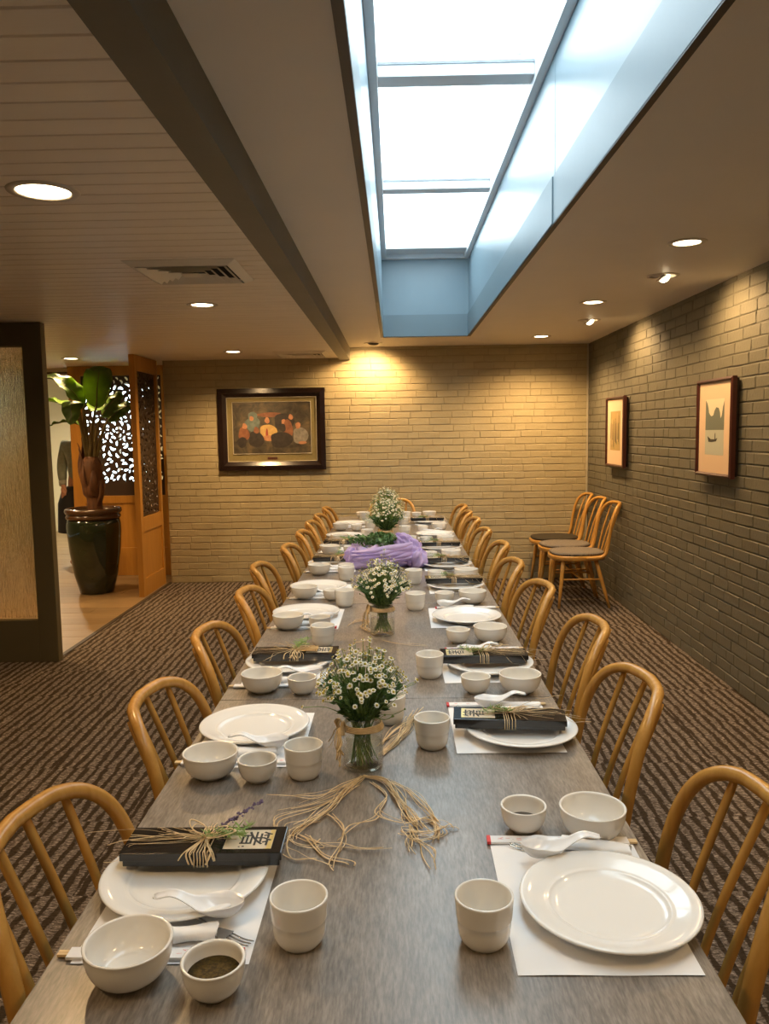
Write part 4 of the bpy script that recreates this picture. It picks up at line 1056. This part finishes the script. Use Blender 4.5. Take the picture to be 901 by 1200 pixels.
pc = {k: noisy('paint_' + k, a, b, 30, .5) for k, (a, b) in dict(dark=((.015, .012, .010), (.035, .026, .02)), teal=((.07, .10, .09), (.13, .16, .14)), ochre=((.34, .21, .07), (.48, .32, .11)), flesh=((.30, .13, .06), (.42, .20, .10)), rust=((.14, .05, .025), (.22, .09, .04)), grey=((.13, .12, .10), (.24, .22, .19)), red=((.20, .02, .015), (.28, .04, .03))).items()}
D = [(-.02, .13, .13, .022, 'rust'), (-.19, .115, .045, .05, 'teal'), (-.19, .04, .075, .07, 'teal'), (.12, .06, .10, .09, 'dark'), (-.04, -.035, .085, .075, 'ochre'), (-.045, .075, .024, .030, 'flesh'), (-.05, -.06, .012, .05, 'red'),
     (-.20, .095, .02, .026, 'flesh'), (.12, .055, .024, .032, 'flesh'), (.19, .105, .022, .028, 'flesh'), (.16, -.01, .05, .09, 'rust'), (-.28, -.055, .055, .07, 'rust'), (-.27, .02, .024, .030, 'flesh'), (.28, -.08, .075, .09, 'grey'), (.26, .02, .025, .034, 'flesh'),
     (-.01, -.10, .10, .028, 'flesh'), (-.16, -.11, .075, .085, 'dark'), (-.155, -.02, .026, .034, 'rust'), (.09, -.12, .11, .085, 'dark'), (.11, -.0, .03, .038, 'dark'), (-.30, -.14, .05, .05, 'dark'), (.30, -.15, .04, .016, 'flesh')]
zc_ = (iz0 + iz1) / 2
for k, (cx, cz, rx, rz, c) in enumerate(D): daub(cx * 1.0, max(iz0 + rz * 1.12 + .001, min(iz1 - rz * 1.12 - .001, zc_ + cz)), rx, rz, pc[c], 'paint_daub', -.0097 - k * .00006, k)
MB().bbox(-.05, .05, -.0105, -.008, -ph_ + .105, -ph_ + .130, .001).build('name_plate', M['frame_brown'], pt)

def wall_print(y, z, hw, hh, label, kind):
    """narrow framed print on the right wall: local x = along +y of the world, local -y = out of the wall"""
    o = empty('framed_print', (RX - .016, y, z), -PI / 2); tag(o, label, 'picture', 'narrow framed prints on the right wall')
    MB().box(-hw + .01, hw - .01, -.022, 0, -hh + .012, hh - .012).build('backing', M['frame_black'], o)
    fm = frame_ring(hw, hh, hw - .028, hh - .022, -.040, -.036, -.016); fm.build('frame', M['frame_brown'], o)
    MB().box(-hw + .02, hw - .02, -.030, -.024, -hh + .018, hh - .018).build('paper_mount', mat('peach_mount', (.70, .50, .32), .7), o)
    pr = empty('print', (0, 0, 0)); pr.parent = o
    return o, pr
# near print: karst hills over a lake with a small boat
o, pr = wall_print(4.700, 1.487, .262, .286, 'framed print of a boat on a misty lake, nearer the camera', 'lake')
bpy.data.objects.remove(pr)
def flat(pts, y, m_, nm, par): MB().poly([(x, y, z) for x, z in pts]).build(nm, m_, par)
a0, a1, b0, b1 = -.135, .135, -.158, .168
pm = mat('pale_sky_print', (.74, .62, .42), .7)
pw_ = MB().box(a0, a1, -.0306, -.030, b0, b1).build('lake_print', pm, o)
flat([(a0, b0), (a1, b0), (a1, -.012), (a0, -.012)], -.0308, mat('water_print', (.46, .46, .36), .7), 'water_print', pw_)
hill = mat('hill_print', (.15, .165, .125), .7)
flat([(a0, -.012), (a1, -.012), (a1, .155), (a1 - .02, .12), (a1 - .035, .07), (.085, .055), (.075, .09), (.055, .115), (.02, .12), (-.005, .10), (-.02, .075), (-.045, .068), (-.065, .075), (-.085, .09), (-.095, .12), (-.11, .145), (a0, .165)], -.0309, hill, 'hill_print', pw_)
boat = mat('boat_print', (.04, .035, .025), .7)
flat([(-.085, -.082), (-.035, -.083), (.03, -.078), (.045, -.058), (.01, -.066), (-.05, -.066), (-.10, -.048)], -.0310, boat, 'boat_print', pw_)
flat([(.006, -.066), (.018, -.066), (.018, -.035), (.013, -.026), (.007, -.035)], -.0310, boat, 'rower_print', pw_)
# far print: abstract vertical strokes
o, pr = wall_print(6.800, 1.464, .275, .296, 'framed print of golden tree trunks, farther from the camera', 'trees')
bpy.data.objects.remove(pr)
c0 = mat('gold_ground_print', (.40, .27, .09), .7); q0 = MB().box(-.15, .15, -.0306, -.030, -.155, .175).build('tree_print', c0, o)
rr = random.Random(8)
cs = [mat('trunk_print_%s' % n_, c_, .7) for n_, c_ in (('brown', (.13, .07, .025)), ('green', (.15, .16, .045)), ('tan', (.55, .36, .17)), ('dark', (.07, .045, .02)))]
for k in range(15):
    x = -.14 + k * .02; w = rr.uniform(.006, .013); z_a = rr.uniform(-.155, -.05); z_b = rr.uniform(.06, .17); s_ = rr.uniform(-.012, .012)
    flat([(max(-.149, x - w), z_a), (min(.149, x + w), z_a), (min(.149, x + w * .7 + s_), z_b), (max(-.149, x - w * .7 + s_), z_b)], -.0308 - .00005 * k, cs[k % 4], 'trunk_print', q0)

# ================================================================ screens with cut-out lattice
def bean(cx, cy, ang, ln, w, bend):
    pts = []; n = 6
    for k in range(n + 1):
        t = k / n - .5; a = ang + bend * t; 
        pts.append((t * ln, -bend * ln * .25 * (1 - 4 * t * t)))
    up, dn = [], []
    for k, (x, y) in enumerate(pts):
        t = k / n - .5; r = w * (1 - (2 * abs(t)) ** 4 * .75)
        up.append((x, y + r)); dn.append((x, y - r))
    ca, sa = math.cos(ang), math.sin(ang)
    return [(cx + x * ca - y * sa, cy + x * sa + y * ca) for x, y in up + dn[::-1]]
def lattice_mesh(x0, x1, z0, z1, seed, solid_to=None):
    """plate with bean-shaped holes, in the xz plane, 12 mm thick"""
    rr = random.Random(seed); beans = []; discs = []
    zz = solid_to or z0
    def put(cx, cy, a, ln, w, b):
        P = bean(cx, cy, a, ln, w, b)
        if any(not (x0 + .008 < p[0] < x1 - .008 and zz + .008 < p[1] < z1 - .008) for p in P): return
        h_ = len(P) // 2; D = []
        for k_ in range(h_):
            u, d_ = P[k_], P[len(P) - 1 - k_]; D.append(((u[0] + d_[0]) / 2, (u[1] + d_[1]) / 2, math.hypot(u[0] - d_[0], u[1] - d_[1]) / 2))
        for q in D:
            for e in discs:
                if (q[0] - e[0]) ** 2 + (q[1] - e[1]) ** 2 < (q[2] + e[2] + .0075) ** 2: return
        discs.extend(D); beans.append(P)
    z = z0 + .2; k = 0
    while z < z1:
        fx = x0 + (x1 - x0) * (.62 if k % 2 == 0 else .42)
        for ring, (n, R, ln, w, tang) in enumerate(((7, .045, .050, .012, 0), (9, .105, .070, .014, 1), (13, .17, .062, .013, .5))):
            for j in range(n):
                a = 2 * PI * j / n + k + ring * .4
                put(fx + R * math.cos(a), z + R * math.sin(a), a + tang * PI / 2 + rr.uniform(-.15, .15), ln, w, .9 if tang else .5)
        z += .40; k += 1
    for _ in range(2600):
        ln = rr.uniform(.032, .062); put(rr.uniform(x0, x1), rr.uniform(zz, z1), rr.uniform(0, PI), ln, ln * .22, rr.uniform(-1, 1))
    bm = bmesh.new(); es = []
    for P in [[(x0, z0), (x0 + (x1 - x0) / 2, z0), (x1, z0), (x1, (z0 + z1) / 2), (x1, z1), (x0, z1), (x0, (z0 + z1) / 2)]] + beans:
        vs = [bm.verts.new((p[0], 0, p[1])) for p in P]
        for i in range(len(vs)): es.append(bm.edges.new((vs[i], vs[(i + 1) % len(vs)])))
    bmesh.ops.triangle_fill(bm, use_beauty=True, use_dissolve=False, edges=es, normal=(0, -1, 0))
    ex = bmesh.ops.extrude_face_region(bm, geom=bm.faces[:])
    bmesh.ops.translate(bm, vec=(0, .012, 0), verts=[g for g in ex['geom'] if isinstance(g, bmesh.types.BMVert)])
    bmesh.ops.recalc_face_normals(bm, faces=bm.faces[:])
    me = bpy.data.meshes.new('lattice'); bm.to_mesh(me); bm.free(); me.materials.append(M['dark_wood']); return me
def screen(name, loc, rz, w, H, lat, panel, stile, label, solid=None):
    """wooden screen: stiles, rails, lattice above, raised panel below; local x along, front -y"""
    o = empty(name, loc, rz); tag(o, label, 'screen')
    d = .025
    for a, b in ((0, stile[0]), (w - stile[1], w)): MB().bbox(a, b, -d, d, 0, H, .003).build('stile', M['screen_wood'], o)
    xa, xb = stile[0], w - stile[1]
    for za, zb_ in ((0, panel[0]), (panel[1], lat[0]), (lat[1], H)): MB().bbox(xa, xb, -d, d, za, zb_, .003).build('rail', M['screen_wood'], o)
    MB().box(xa, xb, -.012, .012, panel[0], panel[1]).build('panel', M['screen_wood'], o)
    o2 = link('lattice', lattice_mesh(xa, xb, lat[0], lat[1], int(w * 1000), solid), o); return o
screen('divider_screen', (-2.365, 7.22, .002), PI / 2, .70, LZ - .004, (.735, 2.085), (.165, .60), (.075, .05), 'cherry wood divider screen against the end of the brick wall')
screen('carved_screen', (-3.43, 8.42, .002), 0, 1.08, LZ - .004, (.86, 2.125), (.30, .78), (.13, .10), 'cherry wood screen with carved lattice behind the potted plant', .985)

# ================================================================ potted banana plant
pot = empty('plant_pot', (-2.885, 7.50, .003)); tag(pot, 'tall dark green glazed pot with a brown rim on the wood floor', 'pot')
MB().lathe([(0, .004), (.14, 0), (.155, .005), (.20, .18), (.232, .40), (.246, .58), (.246, .66), (.236, .705), (.222, .715), (.215, .70), (.2, .6), (0, .58)], 56).build('pot_body', M['pot'], pot)
MB().lathe([(.222, .712), (.244, .716), (.252, .733), (.245, .750), (.232, .757), (.25, .764), (.262, .782), (.258, .805), (.244, .815), (.228, .808), (.215, .78), (.205, .72)], 56).build('pot_rim', M['pot_rim'], pot)
pla = empty('banana_plant', (-2.885, 7.50, .003 + .581)); tag(pla, 'broad-leaved banana plant in the dark green pot', 'plant')
MB().lathe([(0, .0), (.205, .0), (.20, .12), (.10, .155), (0, .165)], 32).build('soil', M['soil'], pla)
MB().tube(catmull([(.02, 0, .14), (.015, .01, .30), (.0, 0, .50), (.01, 0, .72)], 5), [.06] * 3 + [.07] * 4 + [.095] * 4 + [.10] * 3 + [.075, .06], 14).build('trunk', M['trunk'], pla)
rr = random.Random(2)
for k in range(7):
    a = rr.uniform(0, 6.28); b = a + rr.uniform(-.3, .3); z = .36 + .05 * k
    MB().tube(catmull([(.06 * math.cos(a), .06 * math.sin(a), z - .12), (.105 * math.cos(a), .105 * math.sin(a), z + .02), (.09 * math.cos(b), .09 * math.sin(b), z + .16), (.11 * math.cos(b), .11 * math.sin(b), z + .24)], 4), [.03, .036, .04, .04, .038, .036, .03, .026, .022, .018, .014, .01, .006], 8, flat=.35, up=(math.cos(a), math.sin(a), 0)).build('sheath', M['trunk'], pla)
def banana_leaf(P, width, roll, curl=.25):
    """broad leaf blade along the path P, from petiole to tip"""
    C = catmull(P, 8); n = len(C); mb = MB()
    def fn(u, v):
        i = min(int(u * (n - 1)), n - 2); f_ = u * (n - 1) - i; p = C[i].lerp(C[i + 1], f_); t = (C[min(i + 2, n - 1)] - C[max(i - 1, 0)]).normalized()
        s = Vector(roll) if hasattr(roll, '__len__') else Vector((math.cos(roll), math.sin(roll), 0)); s = (s - t * s.dot(t)).normalized(); nn = s.cross(t)
        w = width * (math.sin(PI * min(1, u ** .75 * .97 + .02)) ** .7 + .02); q = (v - .5) * 2
        return p + s * (w * q) + nn * (curl * w * q * q + .012 * math.sin(u * 22 + 3 * q) * abs(q))
    mb.grid(fn, 26, 9)
    lo = mb.build('leaf', M['banana'], pla); lo.modifiers.new('thick', 'SOLIDIFY').thickness = .002
    MB().tube([c + Vector((0, 0, .0)) for c in C], [max(.002, .007 * (1 - k / n)) for k in range(n)], 5).build('midrib', M['stalk'], lo)
def stalk(P): MB().tube(catmull(P, 6), [.022 - .014 * k / (6 * (len(P) - 1)) for k in range(6 * (len(P) - 1) + 1)], 8).build('leaf_stalk', M['stalk'], pla)
# leaves as seen: upright one, bright one to the upper left, drooping dark ones, two to the right
LV = [([(0, -.02, .70), (.05, -.04, 1.0), (.10, -.05, 1.20)], [(.10, -.05, 1.18), (.13, -.09, 1.36), (.17, -.13, 1.50), (.19, -.22, 1.545), (.19, -.30, 1.50)], .125, .15),
      ([(-.02, 0, .70), (-.02, -.02, 1.0), (-.03, -.04, 1.20)], [(-.03, -.04, 1.2), (-.10, -.10, 1.33), (-.20, -.16, 1.42), (-.30, -.20, 1.47)], .115, 1.1),
      ([(-.03, 0, .70), (-.05, -.04, 1.0), (-.05, -.08, 1.17)], [(-.05, -.08, 1.17), (-.06, -.16, 1.24), (-.06, -.24, 1.20), (-.05, -.28, 1.10), (-.05, -.29, 1.02)], .095, .1),
      ([(-.04, .02, .70), (-.08, .02, 1.0), (-.12, 0, 1.14)], [(-.12, 0, 1.14), (-.24, -.04, 1.22), (-.38, -.08, 1.24), (-.50, -.10, 1.16)], .10, 1.4),
      ([(-.03, .03, .70), (-.06, .06, .92), (-.10, .06, 1.02)], [(-.10, .06, 1.02), (-.24, .04, 1.05), (-.38, .02, 1.02)], .06, 1.5),
      ([(.03, 0, .70), (.09, -.02, .98), (.14, -.04, 1.10)], [(.14, -.04, 1.10), (.24, -.10, 1.20), (.33, -.15, 1.26), (.40, -.18, 1.27)], .085, (-.35, .45, .8)),
      ([(.04, .02, .70), (.13, .0, .95), (.19, -.02, 1.06)], [(.19, -.02, 1.06), (.30, -.06, 1.14), (.39, -.10, 1.18), (.455, -.12, 1.18)], .07, (-.3, .4, .85)),
      ([(0, .05, .70), (0, .12, 1.0), (0, .18, 1.15)], [(0, .18, 1.15), (0, .32, 1.25), (.02, .46, 1.2)], .10, 0.)]
for S_, P, w, roll in LV: stalk(S_); banana_leaf(P, w, roll)

# ================================================================ person in the lobby
def skin_mesh(nodes, edges, mats, name, lv=2):
    me = bpy.data.meshes.new(name); me.from_pydata([n[0] for n in nodes], edges, [])
    o = bpy.data.objects.new(name, me); COL.objects.link(o); md = o.modifiers.new('skin', 'SKIN'); md.use_smooth_shade = True
    for i, (p, r) in enumerate(nodes):
        sv = me.skin_vertices[0].data[i]; sv.radius = r if hasattr(r, '__len__') else (r, r); sv.use_root = (i == 0)
    ss = o.modifiers.new('sub', 'SUBSURF'); ss.levels = lv; ss.render_levels = lv
    dg = bpy.context.evaluated_depsgraph_get(); out = bpy.data.meshes.new_from_object(o.evaluated_get(dg)); bpy.data.objects.remove(o)
    out.materials.clear(); out.materials.append(mats); out.name = name
    return out
pe = empty('person', (-3.66, 9.2, .002), math.radians(0)); tag(pe, 'person standing in grey-green long-sleeved shirt and long black apron', 'person')
nodes = [((0, 0, .95), (.13, .10)), ((0, 0, 1.15), (.125, .09)), ((0, .01, 1.34), (.15, .10)), ((0, .01, 1.46), (.06, .055)), ((0, 0, 1.54), (.05, .05)), ((0, -.01, 1.62), (.075, .09)), ((0, -.005, 1.72), (.07, .085))]
edges = [(0, 1), (1, 2), (2, 3), (3, 4), (4, 5), (5, 6)]
def add(nd, par): nodes.append(nd); edges.append((par, len(nodes) - 1)); return len(nodes) - 1
for sx in (-1, 1):
    a = add(((sx * .17, .01, 1.40), .055), 2); a = add(((sx * .225, .02, 1.14), .042), a); hx, hy, hz = (sx * .17, -.10, .93); a = add(((hx, hy, hz), .030), a)
    pm_ = add(((hx - sx * .012, hy - .035, hz - .055), (.034, .018)), a)
    for k in range(4):
        b = add(((hx - sx * .012 - sx * .012 + (k - 1.5) * .018 * 1.0, hy - .05 - .004 * k, hz - .098), .0095), pm_); b = add(((hx - sx * .02 + (k - 1.5) * .016, hy - .045, hz - .132 + .006 * (k == 3)), .0085), b)
        add(((hx - sx * .022 + (k - 1.5) * .015, hy - .03, hz - .158 + .008 * abs(k - 1)), .0075), b)
    b = add(((hx - sx * .045, hy - .045, hz - .05), .011), a); add(((hx - sx * .055, hy - .06, hz - .085), .009), b)
    l = add(((sx * .09, 0, .86), .085), 0); l = add(((sx * .10, -.01, .48), .058), l); l = add(((sx * .10, .02, .09), .040), l); add(((sx * .11, -.13, .035), (.04, .032)), l)
link('body', skin_mesh(nodes, edges, M['skin'], 'body'), pe)
sn = [((0, 0, .90), (.158, .125)), ((0, 0, 1.15), (.150, .115)), ((0, .01, 1.34), (.172, .12)), ((0, .01, 1.435), (.085, .075))]; se = [(0, 1), (1, 2), (2, 3)]
for sx in (-1, 1):
    n0 = len(sn); sn += [((sx * .175, .01, 1.40), .073), ((sx * .228, .02, 1.14), .062), ((sx * .18, -.09, .965), .048)]; se += [(2, n0), (n0, n0 + 1), (n0 + 1, n0 + 2)]
link('shirt', skin_mesh(sn, se, M['shirt'], 'shirt'), pe)
for sx in (-1, 1): MB().tube([(sx * .183, -.085, .985), (sx * .175, -.103, .935)], [.047, .041], 14).build('cuff', M['cuff'], pe)
MB().lathe([(.165, .92), (.23, .86), (.275, .72), (.285, .50), (.29, .39), (.282, .385), (.22, .5), (.15, .9)], 40, sy=.8).build('apron', M['apron'], pe)
MB().grid(lambda u, v: ((.082 + .004 * math.sin(u * 40)) * math.sin(PI * (.5 * v)) * math.cos(2 * PI * u), .012 + .1 * math.sin(PI * .5 * v) * math.sin(2 * PI * u) , 1.69 + .115 * math.cos(PI * .5 * v) - .05 * v * (math.sin(2 * PI * u) > 0)), 32, 10, wrap=True).build('hair', M['hair'], pe)
nose = MB().lathe([(0, .018), (.010, .0), (.013, -.012), (0, -.018)], 10, T=Matrix.Translation((0, -.105, 1.645)))
nose.build('nose', M['skin'], pe)
for sx in (-1, 1): MB().lathe([(0, -.006), (.006, 0), (0, .006)], 8, T=Matrix.Translation((sx * .03, -.095, 1.68))).build('eye', M['hair'], pe)
for sx in (-1, 1): MB().lathe([(0, -.03), (.014, -.01), (.016, .012), (0, .03)], 10, sx=.5, T=Matrix.Translation((sx * .082, -.0, 1.66))).build('ear', M['skin'], pe)
MB().lathe([(0, -.004), (.022, 0), (0, .004)], 12, sy=.4, T=Matrix.Translation((0, -.092, 1.60))).build('mouth', M['pink'], pe)
